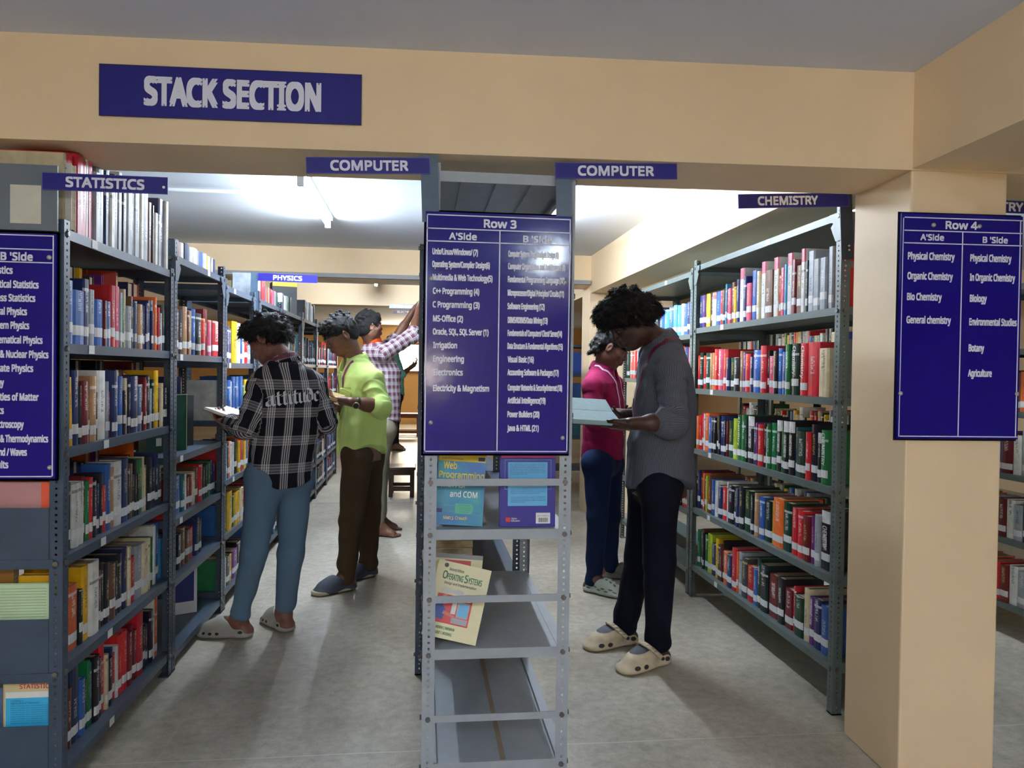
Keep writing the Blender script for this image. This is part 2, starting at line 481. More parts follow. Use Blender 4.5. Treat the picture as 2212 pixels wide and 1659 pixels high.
def cover_material():
    m, t, b = new_mat('book_cover')
    L = t.links.new
    a = nn(t, 'ShaderNodeAttribute', attribute_name='bookcol')
    u = nn(t, 'ShaderNodeAttribute', attribute_name='bookuv')
    sep = nn(t, 'ShaderNodeSeparateXYZ'); L(u.outputs['Vector'], sep.inputs[0])
    def mth(op, x, y=None, z=None):
        n = nn(t, 'ShaderNodeMath', operation=op)
        for i, v in enumerate((x, y, z)):
            if v is None: continue
            if isinstance(v, (int, float)): n.inputs[i].default_value = v
            else: L(v, n.inputs[i])
        return n.outputs[0]
    U, V, S = sep.outputs[0], sep.outputs[1], sep.outputs[2]
    # two printed lines of small strokes along the spine, from a noise that is stretched along the height
    cmb = nn(t, 'ShaderNodeCombineXYZ')
    L(mth('MULTIPLY', U, 3.5), cmb.inputs[0]); L(mth('MULTIPLY', V, 330.), cmb.inputs[1]); L(mth('MULTIPLY', S, 37.), cmb.inputs[2])
    nz = nn(t, 'ShaderNodeTexNoise', i_Scale=1., i_Detail=1.); L(cmb.outputs[0], nz.inputs['Vector'])
    strokes = mth('GREATER_THAN', nz.outputs['Fac'], .5)
    inu = mth('LESS_THAN', mth('ABSOLUTE', mth('SUBTRACT', U, .5)), .17)
    start = mth('MULTIPLY_ADD', S, .05, .075)
    inv = mth('MULTIPLY', mth('GREATER_THAN', V, start), mth('LESS_THAN', V, mth('MULTIPLY_ADD', S, .09, .135)))
    title = mth('MULTIPLY', mth('MULTIPLY', strokes, inu), inv)
    # plain bands near the head of some spines
    band = mth('MULTIPLY', mth('GREATER_THAN', mth('FRACT', mth('MULTIPLY', S, 7.3)), .62), mth('MULTIPLY', mth('GREATER_THAN', V, .172), mth('LESS_THAN', V, .182)))
    msk = mth('MULTIPLY', mth('MAXIMUM', title, band), .6)
    ink = nn(t, 'ShaderNodeValToRGB')
    ink.color_ramp.interpolation = 'CONSTANT'
    for e, (p, c) in zip((ink.color_ramp.elements[0], ink.color_ramp.elements[1]), ((0, (225, 225, 220)), (.5, (222, 190, 110)))):
        e.position = p; e.color = (*lin(c), 1)
    e = ink.color_ramp.elements.new(.8); e.color = (*lin((240, 240, 240)), 1)
    L(mth('FRACT', mth('MULTIPLY', S, 3.7)), ink.inputs['Fac'])
    bright = nn(t, 'ShaderNodeRGBToBW'); L(a.outputs['Color'], bright.inputs[0])
    dark = nn(t, 'ShaderNodeMix', data_type='RGBA'); L(mth('GREATER_THAN', bright.outputs[0], .38), dark.inputs[0]); L(ink.outputs['Color'], dark.inputs[6]); dark.inputs[7].default_value = (*lin((40, 40, 60)), 1)
    # worn, faded patches
    tc = nn(t, 'ShaderNodeTexCoord')
    wz = nn(t, 'ShaderNodeTexNoise', i_Scale=26., i_Detail=5.); L(tc.outputs['Object'], wz.inputs['Vector'])
    wr = nn(t, 'ShaderNodeValToRGB'); wr.color_ramp.elements[0].position = .35; wr.color_ramp.elements[0].color = (.84, .84, .84, 1); wr.color_ramp.elements[1].position = .7; wr.color_ramp.elements[1].color = (1.12, 1.12, 1.12, 1)
    L(wz.outputs['Fac'], wr.inputs['Fac'])
    mu = nn(t, 'ShaderNodeMix', data_type='RGBA', blend_type='MULTIPLY'); mu.inputs[0].default_value = 1; L(a.outputs['Color'], mu.inputs[6]); L(wr.outputs['Color'], mu.inputs[7])
    fin = nn(t, 'ShaderNodeMix', data_type='RGBA'); L(msk, fin.inputs[0]); L(mu.outputs[2], fin.inputs[6]); L(dark.outputs[2], fin.inputs[7])
    L(fin.outputs[2], b.inputs['Base Color'])
    b.inputs['Roughness'].default_value = .38
    return m
COVER = cover_material()
def page_material():
    m, t, b = new_mat('pages')
    tc = nn(t, 'ShaderNodeTexCoord')
    nz = nn(t, 'ShaderNodeTexNoise', i_Scale=14., i_Detail=4.)
    mp = nn(t, 'ShaderNodeMapping'); mp.inputs['Scale'].default_value = (1, 40, 1)
    t.links.new(tc.outputs['Object'], mp.inputs[0]); t.links.new(mp.outputs[0], nz.inputs['Vector'])
    r = nn(t, 'ShaderNodeValToRGB'); r.color_ramp.elements[0].position = .35; r.color_ramp.elements[0].color = (*lin((150, 128, 96)), 1); r.color_ramp.elements[1].position = .65; r.color_ramp.elements[1].color = (*lin((206, 190, 156)), 1)
    t.links.new(nz.outputs['Fac'], r.inputs['Fac']); t.links.new(r.outputs['Color'], b.inputs['Base Color'])
    b.inputs['Roughness'].default_value = .8
    return m
PAGES = page_material()
def label_material():
    m, t, b = new_mat('spine_label_paper')
    L = t.links.new
    tc = nn(t, 'ShaderNodeTexCoord')
    mp = nn(t, 'ShaderNodeMapping'); mp.inputs['Scale'].default_value = (1, 420, 330); L(tc.outputs['Object'], mp.inputs[0])
    nz = nn(t, 'ShaderNodeTexNoise', i_Scale=1., i_Detail=1.); L(mp.outputs[0], nz.inputs['Vector'])
    r = nn(t, 'ShaderNodeValToRGB'); r.color_ramp.elements[0].position = .36; r.color_ramp.elements[0].color = (*lin((176, 178, 184)), 1); r.color_ramp.elements[1].position = .44; r.color_ramp.elements[1].color = (*lin((226, 226, 224)), 1)
    L(nz.outputs['Fac'], r.inputs['Fac']); L(r.outputs['Color'], b.inputs['Base Color'])
    b.inputs['Roughness'].default_value = .5
    return m
LABELM = label_material()

class BookGeo:
    def __init__(s):
        s.v, s.f, s.c, s.uv, s.mi = [], [], [], [], []
    def quad(s, pts, col, uvs=None, mi=0):
        k = len(s.v)
        s.v += pts; s.c += [col]*len(pts)
        s.uv += uvs if uvs else [(.5, -1, 0)]*len(pts)
        s.f.append(tuple(range(k, k+len(pts)))); s.mi.append(mi)
    def mesh(s, name, mats):
        me = bpy.data.meshes.new(name)
        me.from_pydata(s.v, [], s.f)
        for m in mats: me.materials.append(m)
        ca = me.attributes.new('bookcol', 'FLOAT_COLOR', 'POINT')
        ca.data.foreach_set('color', np.array([(*c, 1) for c in s.c], np.float32).ravel())
        ua = me.attributes.new('bookuv', 'FLOAT_VECTOR', 'POINT')
        ua.data.foreach_set('vector', np.array(s.uv, np.float32).ravel())
        me.polygons.foreach_set('material_index', s.mi)
        me.update()
        return me

def book_shape(g, T, th, h, d, col, col2, seed, what='cpl', lab=(.028, .062), topw=0):
    """local frame: spine in the plane x=0 facing +x, depth to -x, thickness along y, height z; T maps to space"""
    P = lambda x, y, z: tuple(T @ Vector((x, y, z)))
    bt = min(.0025, th*.14)
    if 'c' in what:
        bul = min(.006, th*.16)
        ys = [0, th*.16, th*.5, th*.84, th]
        xs = [-.001, bul*.7, bul, bul*.7, -.001]
        for i in range(4):
            zz = [0, h]
            if topw:
                zz = [0, h-topw, h]
            for j in range(len(zz)-1):
                cc = col if j == 0 else col2
                g.quad([P(xs[i], ys[i], zz[j]), P(xs[i+1], ys[i+1], zz[j]), P(xs[i+1], ys[i+1], zz[j+1]), P(xs[i], ys[i], zz[j+1])], cc,
                       [(ys[i]/th, zz[j], seed), (ys[i+1]/th, zz[j], seed), (ys[i+1]/th, zz[j+1], seed), (ys[i]/th, zz[j+1], seed)])
        def bx(x0, x1, y0, y1, z0, z1, c):
            for q in (((x0, y0, z0), (x1, y0, z0), (x1, y0, z1), (x0, y0, z1)), ((x1, y1, z0), (x0, y1, z0), (x0, y1, z1), (x1, y1, z1)),
                      ((x0, y0, z1), (x1, y0, z1), (x1, y1, z1), (x0, y1, z1)), ((x0, y1, z0), (x1, y1, z0), (x1, y0, z0), (x0, y0, z0)),
                      ((x0, y1, z0), (x0, y0, z0), (x0, y0, z1), (x0, y1, z1))):
                g.quad([P(*p) for p in q], c)
        bx(-d, -.001, 0, bt, 0, h, col2 if not topw else col)
        bx(-d, -.001, th-bt, th, 0, h, col2 if not topw else col)
        # spine ends, flush with the bulge
        for z in (.001, h-.0005):
            g.quad([P(xs[i], ys[i], z) for i in range(5)] + [P(-.004, th, z), P(-.004, 0, z)], col)
    if 'p' in what:
        x0, x1, y0, y1, z0, z1 = -d+.004, -.0015, bt, th-bt, .003, h-.004
        mi = 0 if what == 'p' else 1
        for q in (((x0, y0, z1), (x1, y0, z1), (x1, y1, z1), (x0, y1, z1)), ((x0, y1, z0), (x1, y1, z0), (x1, y0, z0), (x0, y0, z0)),
                  ((x0, y1, z0), (x0, y0, z0), (x0, y0, z1), (x0, y1, z1)), ((x0, y0, z0), (x1, y0, z0), (x1, y0, z1), (x0, y0, z1)), ((x1, y1, z0), (x0, y1, z0), (x0, y1, z1), (x1, y1, z1))):
            g.quad([P(*p) for p in q], (.5, .45, .36), None, mi)
    if 'l' in what:
        bul = min(.006, th*.16)
        mi = 0 if what == 'l' else 2
        ys = [0, th*.16, th*.5, th*.84, th]
        xs = [-.0004, bul*.7+.0006, bul+.0006, bul*.7+.0006, -.0004]
        for i in range(4):
            g.quad([P(xs[i], ys[i], lab[0]), P(xs[i+1], ys[i+1], lab[0]), P(xs[i+1], ys[i+1], lab[1]), P(xs[i], ys[i], lab[1])], (.8, .8, .8), None, mi)

SPECS = []
SPINE_TEXT = {}
def row(where, face, xf, ya, yb, z, hmax, code, shelf, depth=(.13, .19), labels=True, lean=0., grp=None, hmin=.72, order=None, end='post end'):
    """one shelf of books from ya to yb. code: letters with an optional thickness digit and marks: ^ tall, _ low, * pale head on the spine, / leaning"""
    items = []
    for tok in code.split():
        c = tok[0]
        dg = [q for q in tok[1:] if q.isdigit()]
        items.append((c, float(dg[0]) if dg else 1.5, tok))
    tot = sum(w for _, w, _ in items)
    L = abs(yb-ya)
    sgn = 1 if yb > ya else -1
    y = ya
    rnd = random.Random(hash_str(where+shelf))
    for i, (c, w, tok) in enumerate(items):
        th = w/tot*L
        h = hmax*(hmin + (.93-hmin)*rnd.random())
        if '^' in tok: h = hmax*(.98+.02*rnd.random())
        if '_' in tok: h = hmax*hmin*.92
        base = lin(PAL[c])
        j = .82+.36*rnd.random()
        col = tuple(min(1, max(0, v*j+(rnd.random()-.5)*.012)) for v in base)
        col2 = col
        if c == 'w' and '*' in tok: col2 = lin((206, 92, 116))
        elif '*' in tok: col2 = lin((222, 222, 220))
        y0 = min(y, y+sgn*th)
        SPECS.append(dict(face=face, x=xf - face*(.004+.012*rnd.random()), y=y0+.0004, z=z+.0006, th=th-.0008, h=h, d=min(depth[1], depth[0]+.06*rnd.random()+h*.12), col=col, col2=col2,
                          topw=.052*h/.25 if '*' in tok else 0, seed=rnd.random(), lab=labels and '!' not in tok, ln=(lean if '/' in tok else 0.),
                          labz=.020+.010*rnd.random()+(.012 if rnd.random() < .2 else 0), name=CNAME[c], n=i+1, total=len(items), shelf=shelf, where=where, end=end, tall=('^' in tok), text=SPINE_TEXT.get((where, shelf, i+1)), pale='*' in tok))
        y += sgn*th
def hash_str(s):
    v = 17
    for ch in s: v = (v*131 + ord(ch)) % 1000003
    return v

ST, CH = 'statistics rack', 'chemistry rack'
Y0, Y1 = 2.455, 3.395
XL = -1.062
row(ST, 1, XL, Y0, Y1, LA[0], .285, 'i1 r3 r3 r2 w1 p2 s2 s3 n2^ w2 k2 s2^ k2 s3 d1 s3^ k1 w2^ s3^ e2 k1 w2_ s2_ n3^ w2^', 'top shelf', labels=False, hmin=.8)
row(ST, 1, XL, Y0, Y1, LA[1], .215, 'x1 b2 b4 n2^ s2 b3_ m1_ b2_ r2^ p2^ s1 g1 i1^ s2_ e1 d1_ u1 x2 k1_ n1 n1 n1 d1_ n1_ s1 o1^ k1_ r1 d1_ w1_ d2', 'second shelf', hmin=.78)
row(ST, 1, XL, Y0, Y1, LA[2], .235, 'w1/ o1/ y1/ n2^ k1 m2/ e1 x2 k1_ w3^! s1 m1_ n2^ k1 b2 k1_ i1 k1 n3 u2 k1 m1 r1 k2 s1_ G1 y2^ k1_ i1 k2_', 'third shelf', lean=-.05, hmin=.74)
row(ST, 1, XL-.012, Y0, Y1, LA[3], .235, 'm1_ k3 w2 w2 m1 g1 r1 k1_ k1 n1 k1 r1_ b2^ x1 w3^ n3^ G1 e1 k1_ k1 k1_ g2 i1 i1 k2 k2_ n2 d2_', 'fourth shelf', lean=-.06, hmin=.74)
row(ST, 1, XL-.02, Y0, Y1, LA[4], .245, 'w2 m1 k1_ o3 k1_ y2^ w3^! e1 k1 k2 e2 k1 k2 n2 i1 r2_ s3 i3 i1 G1 g1 w1^ b2^', 'fifth shelf', hmin=.78)
row(ST, 1, XL-.028, Y0, Y1, LA[5], .25, 'u2^ e2 c1_ m2 n3^ b2 k1_ g1 t1 k2 G1 r2^ i1 k2_ n1 r1_ w1 r2 r2 m2 m1 m2 r3^ k2_ n2_ k2 w1^ o2^', 'lowest shelf', hmin=.74)
SB = 'big green book rack'
row(SB, 1, XL, 3.50, 4.15, LB[0], .085, 'n2 p1 w2 n2 w2 w3 s2 b2 w2 y1 w2 w1 n2', 'top shelf', labels=False, hmin=.85, end='statistics rack')
row(SB, 1, XL, 3.49, 4.22, LB[1], .235, 'k2 e1 k2 x2 e1 x2 b2 k3 r2_ m2^! p2_ c1_ r4_', 'second shelf', hmin=.84, end='statistics rack')
row(SB, 1, XL-.02, 3.50, 4.26, LB[3], .20, 'r3/ b4 t2 w1 m2 m2 i2 e2 r2 G2 k2 g2 k2 n2', 'fourth shelf', lean=-.08, end='statistics rack')
row(SB, 1, XL-.03, 3.50, 4.05, LB[4], .20, 'c2 b3 k2 e2 e2 r3 n2/ k2', 'fifth shelf', lean=.09, end='statistics rack')
SCN = 'plaid shirt rack'
row(SCN, 1, XL, 4.34, 5.02, LC[1], .24, 'b2 n2 n2 y4^! w3^ b1 w2 r3 s2', 'second shelf', hmin=.8, end='plaid side')
row(SCN, 1, XL, 4.34, 5.02, LC[2], .24, 'w1 k1 w1 b2 w1 b2^ b2^ b2^ b2^ g2 y2 w1 n2', 'third shelf', hmin=.84, end='plaid side')
row(SCN, 1, XL, 4.34, 5.02, LC[3], .225, 'r2 s1 t1 o2 w2 w2 k2 y2 r2 w1 k1 y2 b2 o2', 'fourth shelf', hmin=.8, end='plaid side')
row(SCN, 1, XL, 4.34, 5.02, LC[4], .22, 'b1_ b1_ c1_ y3^! k1 g1 y2 y2 i2 r2 k2 r2', 'fifth shelf', hmin=.8, end='plaid side')
row(SCN, 1, XL, 4.34, 5.02, LC[5], .20, 'g1 w1 k2 y2 v3 k2 n2 w2 r2', 'lowest shelf', end='plaid side')
# chemistry rack, from the far post towards the pillar
YA, YB = 4.37, 2.90
XR = 1.612
row(CH, -1, XR, YA, YB, RA[1], .275, 'n3_ v2_ k2_ y3_ n2_ w3*_ b3_ r2_ d2_ c1 r2_ p2_ e2 y2_ n2 w3^* n2 p3_ b3 k1 i2 w3^* e4 w3^* i1 r1_ p2 c1 w3^* m2 e3 w2^* k1 s3 s3 s3 s2', 'second shelf', hmin=.74, end='far post')
row(CH, -1, XR, YA, YB, RA[2], .225, 'r2 G2 r2 G3 x2 o2 r3^ p3^ r3^ n2_ G3_ k3_ x2 v2 r3 n2_ b4 r3^ k1 p3_ k2 b2 b2 g2^ k1 G3^ s1 r3^ r5^! i4!', 'third shelf', hmin=.84, end='far post')
row(CH, -1, XR, YA, YB, RA[3], .235, 'o2 r2 r2 w1 o3 b3 k2 k2 k2 k1 n3 k2 m1 G4 l3 g3^ g3^ k1 k4^* n2 v1 r3 k2 w1 g2 g3 k3^* g1 k3^* k3^* t1 G5 r2 k3^ k2* g3', 'fourth shelf', hmin=.8, end='far post')
row(CH, -1, XR+.012, YA, YB, RA[4], .24, 'n2 m2 o1 n2 l1 r1_ e2 k1 b2 w2 n3_ r3_ w1 k4 k2 n2 k3 G4 k2 s1 x2 b3 k4 y1 o5 G4 r3 r3 m3 v2 s2 k4^*', 'fifth shelf', hmin=.8, end='far post')
row(CH, -1, XR+.018, YA, YB, RA[5], .245, 'g2 e2 k1 g2 l3 n3_ y2 G2 m1 k1 o3_ n3_ r3 o1 s2 d3 r4_ b2_ G2^ k4 m5 k3 m4_ r1 G4_ i2 v2 n3 b3', 'lowest shelf', hmin=.78, end='far post')
CB = 'striped shirt rack'
row(CB, -1, XR, 5.95, 4.47, RB[1], .215, 'k2 p2 d2 k3 b2 k2 r2 w1 p2 w1 o3 w1 c2 k3^ b3 c3 b2 b2 c2 c2 s2 b2 n2 b2', 'second shelf', hmin=.85, end='far post')
row(CB, -1, XR, 5.95, 4.47, RB[2], .23, 'G2 r3 r2 b2 v2 v2 p2 w2 r2 p2 b2 G2 r3 k2 r2 n2 r2', 'third shelf', hmin=.85, end='far post')
row(CB, -1, XR, 5.95, 4.47, RB[4], .20, 'n2 k2 b3 n2 k3 r2 k2 m2 k2 d2 G2 k3 r3 k2 r4', 'fifth shelf', end='far post')
RW = 'rack past the pillar'
row(RW, -1, 3.015, 4.5, 2.95, RE[3], .25, 'b2 r2 w2 k2 g2 i3 o2 s3 w3 m2 k2 w3 b2 m3 w2 s2 k2 r2 G2 y2 w2 b3 k2 m2 w2 k2', 'fourth shelf', hmin=.8, end='far post')
row(RW, -1, 3.015, 4.5, 2.95, RE[4], .225, 'b2 r2 w2 k2 g2 m3 k2 g3 g3 o2 x2 s1 m2 m2 w2 s2 k2 r2 G2 y2 w2 b3 k2 m2 w2 k2', 'fifth shelf', hmin=.8, end='far post')
row(RW, -1, 3.015, 4.5, 2.95, RE[5], .225, 'b2 r2 w2 k2 g2 y2 w2 k1 r2 m2 e2 o3 n2 r2 m2 w2 s2 k2 r2 G2 y2 w2 b3 k2 m2 w2', 'lowest shelf', hmin=.8, end='far post')
row(RW, -1, 3.015, 4.5, 2.95, RE[2], .23, 'r4 r3 b2 r2 w2 k2 g2 y2 w2 k1 r2 m2 e2 o3 n2 r2 m2 w2 s2 k2 r2 G2', 'third shelf', hmin=.8, end='far post')
# the rest of the long rows, farther off
def filler(where, face, xf, y0, y1, z, hmax, cols, seed, shelf):
    rn = random.Random(seed)
    n = int((y1-y0)/.036)
    row(where, face, xf, y0, y1, z, hmax, ' '.join(rn.choice(cols)+str(rn.choice((1, 2, 2, 3)))+rn.choice(('', '', '_', '^')) for _ in range(n)), shelf)
DARKS = 'kknndGmebtrkukwr'
for q, (a, c) in enumerate(((5.20, 5.96), (6.05, 6.99), (7.08, 7.95), (8.04, 8.86), (8.95, 9.86))):
    for i, z in enumerate(LD):
        if i == 0: continue
        filler('physics row %d' % q, 1, XL, a, c, z, .25, DARKS, 31*q+i, 'shelf %d' % i)
row('PHYSICS rack', 1, XL, 5.20, 5.95, LD[0], .17, 's2^ g1 w1 m2 r2^ n2_ i1_ e2_ w1_ m2_ w1_ r2_ p1_ k1_ w1_ k1_ s1_ G2_ g1_', 'top shelf', labels=False, hmin=.7)
row('PHYSICS rack', 1, XL, 6.05, 6.50, LD[0], .14, 'w2 k2 w2 s2 g3 G3', 'top shelf behind', labels=False, hmin=.8)
row('PHYSICS rack', 1, XL, 7.2, 7.9, LD[0], .2, 'k2 n2 w2 k3 s2 k2 w2 k2', 'top shelf farther', labels=False, hmin=.8)
for q, (a, c) in enumerate(((3.37, 4.24), (4.33, 5.2), (5.29, 6.16), (6.25, 6.99), (7.49, 8.36), (8.45, 9.26))):
    for i, z in enumerate(LM):
        if i == 0: continue
        zz = z
        filler('computer row %d' % q, -1, .002, a, c, zz, .23, 'tksbwykgcwke', 77*q+i, 'shelf %d' % i)
for q, (a, c) in enumerate(((4.66, 6.32), (6.42, 6.98))):
    for i, z in enumerate(RE):
        if i: filler('rack beyond chemistry %d' % q, -1, 3.015, a, c, z, .24, 'wksyGbirkgxw', 300+10*q+i, 'shelf %d' % i)
for i, z in enumerate(LA[1:4]):
    filler('statistics rear', -1, -1.36, 2.47, 3.38, z, .27, 'mrkvndorky', 400+i, 'shelf %d' % i)
for z in RF[2:4]:
    filler('blue box rack', -1, 1.432, 8.24, 8.6, z, .2, 'bnnkto', int(z*100), 'shelf')
# the 300 that show largest are books of their own, the rest is one mass
def seen_size(s):
    yc = s['y']+s['th']/2; zc = s['z']+s['h']/2
    d = Vector((s['x'], yc, zc)) - Vector((0, 0, EYE))
    depth = d.dot(_F)
    px = 1106+1662*d.dot(RIGHT)/depth; py = 829.5-1662*d.dot(UP)/depth
    if not (-20 < px < 2240 and -20 < py < 1700) or depth < .3:
        return 0
    cosf = abs(d.x)/d.length
    a = (s['th']*cosf + .05*s['d']*abs(d.y)/d.length)*s['h']/depth**2
    if s['where'] in ('rack beyond chemistry 0', 'rack beyond chemistry 1', 'statistics rear', 'blue box rack') or s['where'].startswith('computer row'):
        a *= .05
    if s['where'] == 'rack past the pillar' and (px < 2150 or s['shelf'] == 'third shelf'):
        a *= .02
    if s['where'] == 'striped shirt rack' and 1265 < px < 1490 and s['shelf'] != 'second shelf':
        a *= .02
    if s['where'] == 'plaid shirt rack' and 540 < px:
        a *= .1
    return a
for s in SPECS: s['a'] = seen_size(s)
SPECS.sort(key=lambda s: -s['a'])
SINGLE, MASS = SPECS[:288], SPECS[288:]
_mass = BookGeo()
for s in MASS:
    T = Matrix.Translation((s['x'], s['y'], s['z']))
    if s['face'] < 0:
        T = T @ Matrix.Translation((0, s['th'], 0)) @ Matrix.Rotation(PI, 4, 'Z')
    book_shape(_mass, T, s['th'], s['h'], s['d'], s['col'], s['col2'], s['seed'], 'cpl' if s['lab'] else 'cp', (s['labz'], s['labz']+.031), s['topw'])
mo = link('distant_books', _mass.mesh('distant_books', [COVER, PAGES, LABELM]))
mo['kind'] = 'stuff'
tag(mo, 'hundreds of small book spines on the farther racks of the library', 'books')
INK_W = mat('print_white', (232, 232, 228), .5, var=0)
INK_Y = mat('print_gold', (226, 190, 80), .5, var=0)
TEXTS = {(CH, 'fourth shelf', 36): 'CHEMISTRY', (CH, 'fourth shelf', 16): 'Chemistry', (CH, 'fourth shelf', 19): 'ORGANIC CHEMISTRY', (CH, 'fourth shelf', 27): 'ORGANIC CHEMISTRY',
         (CH, 'fourth shelf', 29): 'ORGANIC CHEMISTRY', (CH, 'fourth shelf', 30): 'ORGANIC CHEMISTRY', (CH, 'third shelf', 26): 'Chemistry', (CH, 'fifth shelf', 32): 'CHEMISTRY', (CH, 'lowest shelf', 27): 'INORGANIC CHEM',
         (SB, 'second shelf', 13): 'STATISTICS', (CH, 'third shelf', 28): 'Chemistry', (CH, 'third shelf', 8): 'Chemistry'}
def build_book(s):
    th, h, d = s['th'], s['h'], s['d']
    g = BookGeo(); book_shape(g, Matrix(), th, h, d, s['col'], s['col2'], s['seed'], 'c', topw=s['topw'])
    o = link('book', g.mesh('book', [COVER]))
    rot = Matrix.Rotation(PI, 4, 'Z') if s['face'] < 0 else Matrix()
    T = Matrix.Translation((s['x'], s['y']+(th if s['face'] < 0 else 0), s['z'])) @ rot
    if s['ln']:
        T = T @ Matrix.Rotation(-s['ln']*s['face'], 4, 'X')
    o.matrix_world = T
    g = BookGeo(); book_shape(g, Matrix(), th, h, d, s['col'], s['col2'], 0, 'p'); link('pages', g.mesh('pages', [PAGES]), o)
    if s['lab']:
        g = BookGeo(); book_shape(g, Matrix(), th, h, d, s['col'], s['col2'], 0, 'l', (s['labz'], s['labz']+.031))
        link('spine_label', g.mesh('spine_label', [LABELM]), o)
    tx = TEXTS.get((s['where'], s['shelf'], s['n']))
    if tx:
        b = MB()
        bul = min(.006, th*.16)
        hi = h-.012-s['topw']
        M = frame_M((bul+.0012, 0, 0), (0, 0, -1), (0, 1, 0))
        M = Matrix(((0, 0, 1, bul+.0012), (0, 1, 0, 0), (-1, 0, 0, 0), (0, 0, 0, 1)))
        cp = th*.42
        put_text(b, tx, -hi, -(s['labz']+.05), th*.29, cp, M, 0, .012)
        link('lettering', b.mesh('lettering', INK_W), o)
    adj = ('tall ' if s['tall'] else '') + ('pink-topped ' if s['pale'] and s['name'] == 'white' else 'pale-topped ' if s['pale'] else '') + s['name']
    tag(o, '%s book, %s from the %s, %s, %s' % (adj, ordinal(s['n']), s['end'], s['shelf'], s['where']), 'book', 'books on the %s of the %s' % (s['shelf'], s['where']))
    return o
for s in SINGLE:
    build_book(s)

# ---- books that show a cover
def paint(name, fn):
    m, t, b = new_mat(name); fn(t, b); return m
def cover_book(label, w, h, th, M, cols, front, back_col=None, spine_side=-1):
    """cover facing local +z, width along x, height along y"""
    o = link('book', None); o.matrix_world = M
    b = MB()
    b.box(0, w, 0, h, -.0018, 0); b.box(0, w, 0, h, -th, -th+.0018)
    if spine_side < 0: b.box(-.0015, .001, 0, h, -th, 0)
    elif spine_side > 0: b.box(w-.001, w+.0015, 0, h, -th, 0)
    me = b.mesh('book', cols)
    o2 = bpy.data.objects.new('book', me); COL.objects.link(o2); o2.matrix_world = M
    bpy.data.objects.remove(o); o = o2
    b = MB(); b.box(.001, w-.001, .003, h-.003, -th+.002, -.002); b.build('pages', PAGES, o)
    for i, (nm, m_, fn) in enumerate(front):
        b = MB(); fn(b); b.build(nm, m_, o)
    tag(o, label, 'book', 'books on the Row 3 rack')
    return o
def rect(x0, x1, y0, y1, z):
    return lambda b: b.poly([(x0, y0, z), (x1, y0, z), (x1, y1, z), (x0, y1, z)])
I4 = Matrix()
def txt(lines, z=.0012, bold=.02, slant=0):
    def f(b):
        for (s, x0, x1, y, c) in lines: put_text(b, s, x0, x1, y, c, I4, z, bold, slant)
    return f
def web_cover(t, b):
    L = t.links.new
    tc = nn(t, 'ShaderNodeTexCoord'); sp = nn(t, 'ShaderNodeSeparateXYZ'); L(tc.outputs['Object'], sp.inputs[0])
    nz = nn(t, 'ShaderNodeTexNoise', i_Scale=9., i_Detail=3.); L(tc.outputs['Object'], nz.inputs['Vector'])
    r = nn(t, 'ShaderNodeValToRGB')
    r.color_ramp.elements[0].position = .35; r.color_ramp.elements[0].color = (*lin((22, 104, 178)), 1)
    r.color_ramp.elements[1].position = .68; r.color_ramp.elements[1].color = (*lin((24, 166, 160)), 1)
    L(nz.outputs['Fac'], r.inputs['Fac']); L(r.outputs['Color'], b.inputs['Base Color']); b.inputs['Roughness'].default_value = .35
WEB = paint('web_cover', web_cover)
YEL, TEALG, NAVYM, PINKM, SKY, VIO, REDM, WHT, CRM, BLK, GRN, BLU = (mat('ink_'+n, c, .4, var=.04, scale=30.) for n, c in (
    ('yellow', (236, 206, 40)), ('teal_green', (70, 180, 150)), ('navy', (30, 40, 110)), ('pink', (236, 70, 150)), ('sky', (104, 186, 232)), ('violet_blue', (52, 44, 142)),
    ('red', (206, 44, 44)), ('white', (230, 230, 226)), ('cream', (232, 222, 174)), ('black', (24, 24, 28)), ('green', (20, 110, 50)), ('blue', (36, 70, 160))))
zs = MIDZ[3]+.001
# web programming paperback, leaning a little back and turned
Mw = Matrix.Translation((.0475, 2.415, zs+.009)) @ Matrix.Rotation(math.radians(80), 4, 'X') @ Matrix.Rotation(math.radians(-3.5), 4, 'Z')
w, h = .150, .226
cover_book('blue-teal web programming paperback with a yellow band, below the Row 3 board', w, h, .022, Mw, [WEB], [
    ('band', YEL, rect(0, w, h-.026, h, .0004)),
    ('lettering', WHT, txt([('with ASP', .010, .094, .118, .017), ('and COM', .042, .128, .088, .018)])),
    ('lettering', YEL, txt([('Web', .016, .058, .176, .021), ('Programming', .004, .146, .147, .020), ('Matt J. Crouch', .026, .100, .018, .0095)])),
    ('lettering', NAVYM, txt([('Low Price Edition', .010, .078, .206, .006)], bold=.0)),
    ('publisher_mark', NAVYM, lambda b: (b.poly([(.125, .204, .0008), (.146, .204, .0008), (.146, .216, .0008), (.125, .216, .0008)]), b.poly([(.003, .038, .0008), (.02, .038, .0008), (.02, .050, .0008), (.003, .050, .0008)]))),
    ('picture', TEALG, lambda b: (b.poly([(.060, .036, .0008), (.112, .036, .0008), (.118, .048, .0008), (.118, .060, .0008), (.112, .068, .0008), (.060, .068, .0008)]), b.box(.02, .06, .060, .0612, .0006, .0009), b.box(.02, .06, .042, .0432, .0006, .0009), b.box(.112, .148, .034, .0352, .0006, .0009))),
    ('lettering', GRN, txt([('ASP & COM', .072, .106, .060, .004), ('server pages', .074, .112, .053, .003), ('components', .074, .110, .047, .003), ('databases', .074, .106, .041, .003)], .0012, 0))])
Mb = Matrix.Translation((.062, 2.475, zs+.005)) @ Matrix.Rotation(math.radians(83), 4, 'X') @ Matrix.Rotation(math.radians(-2), 4, 'Z')
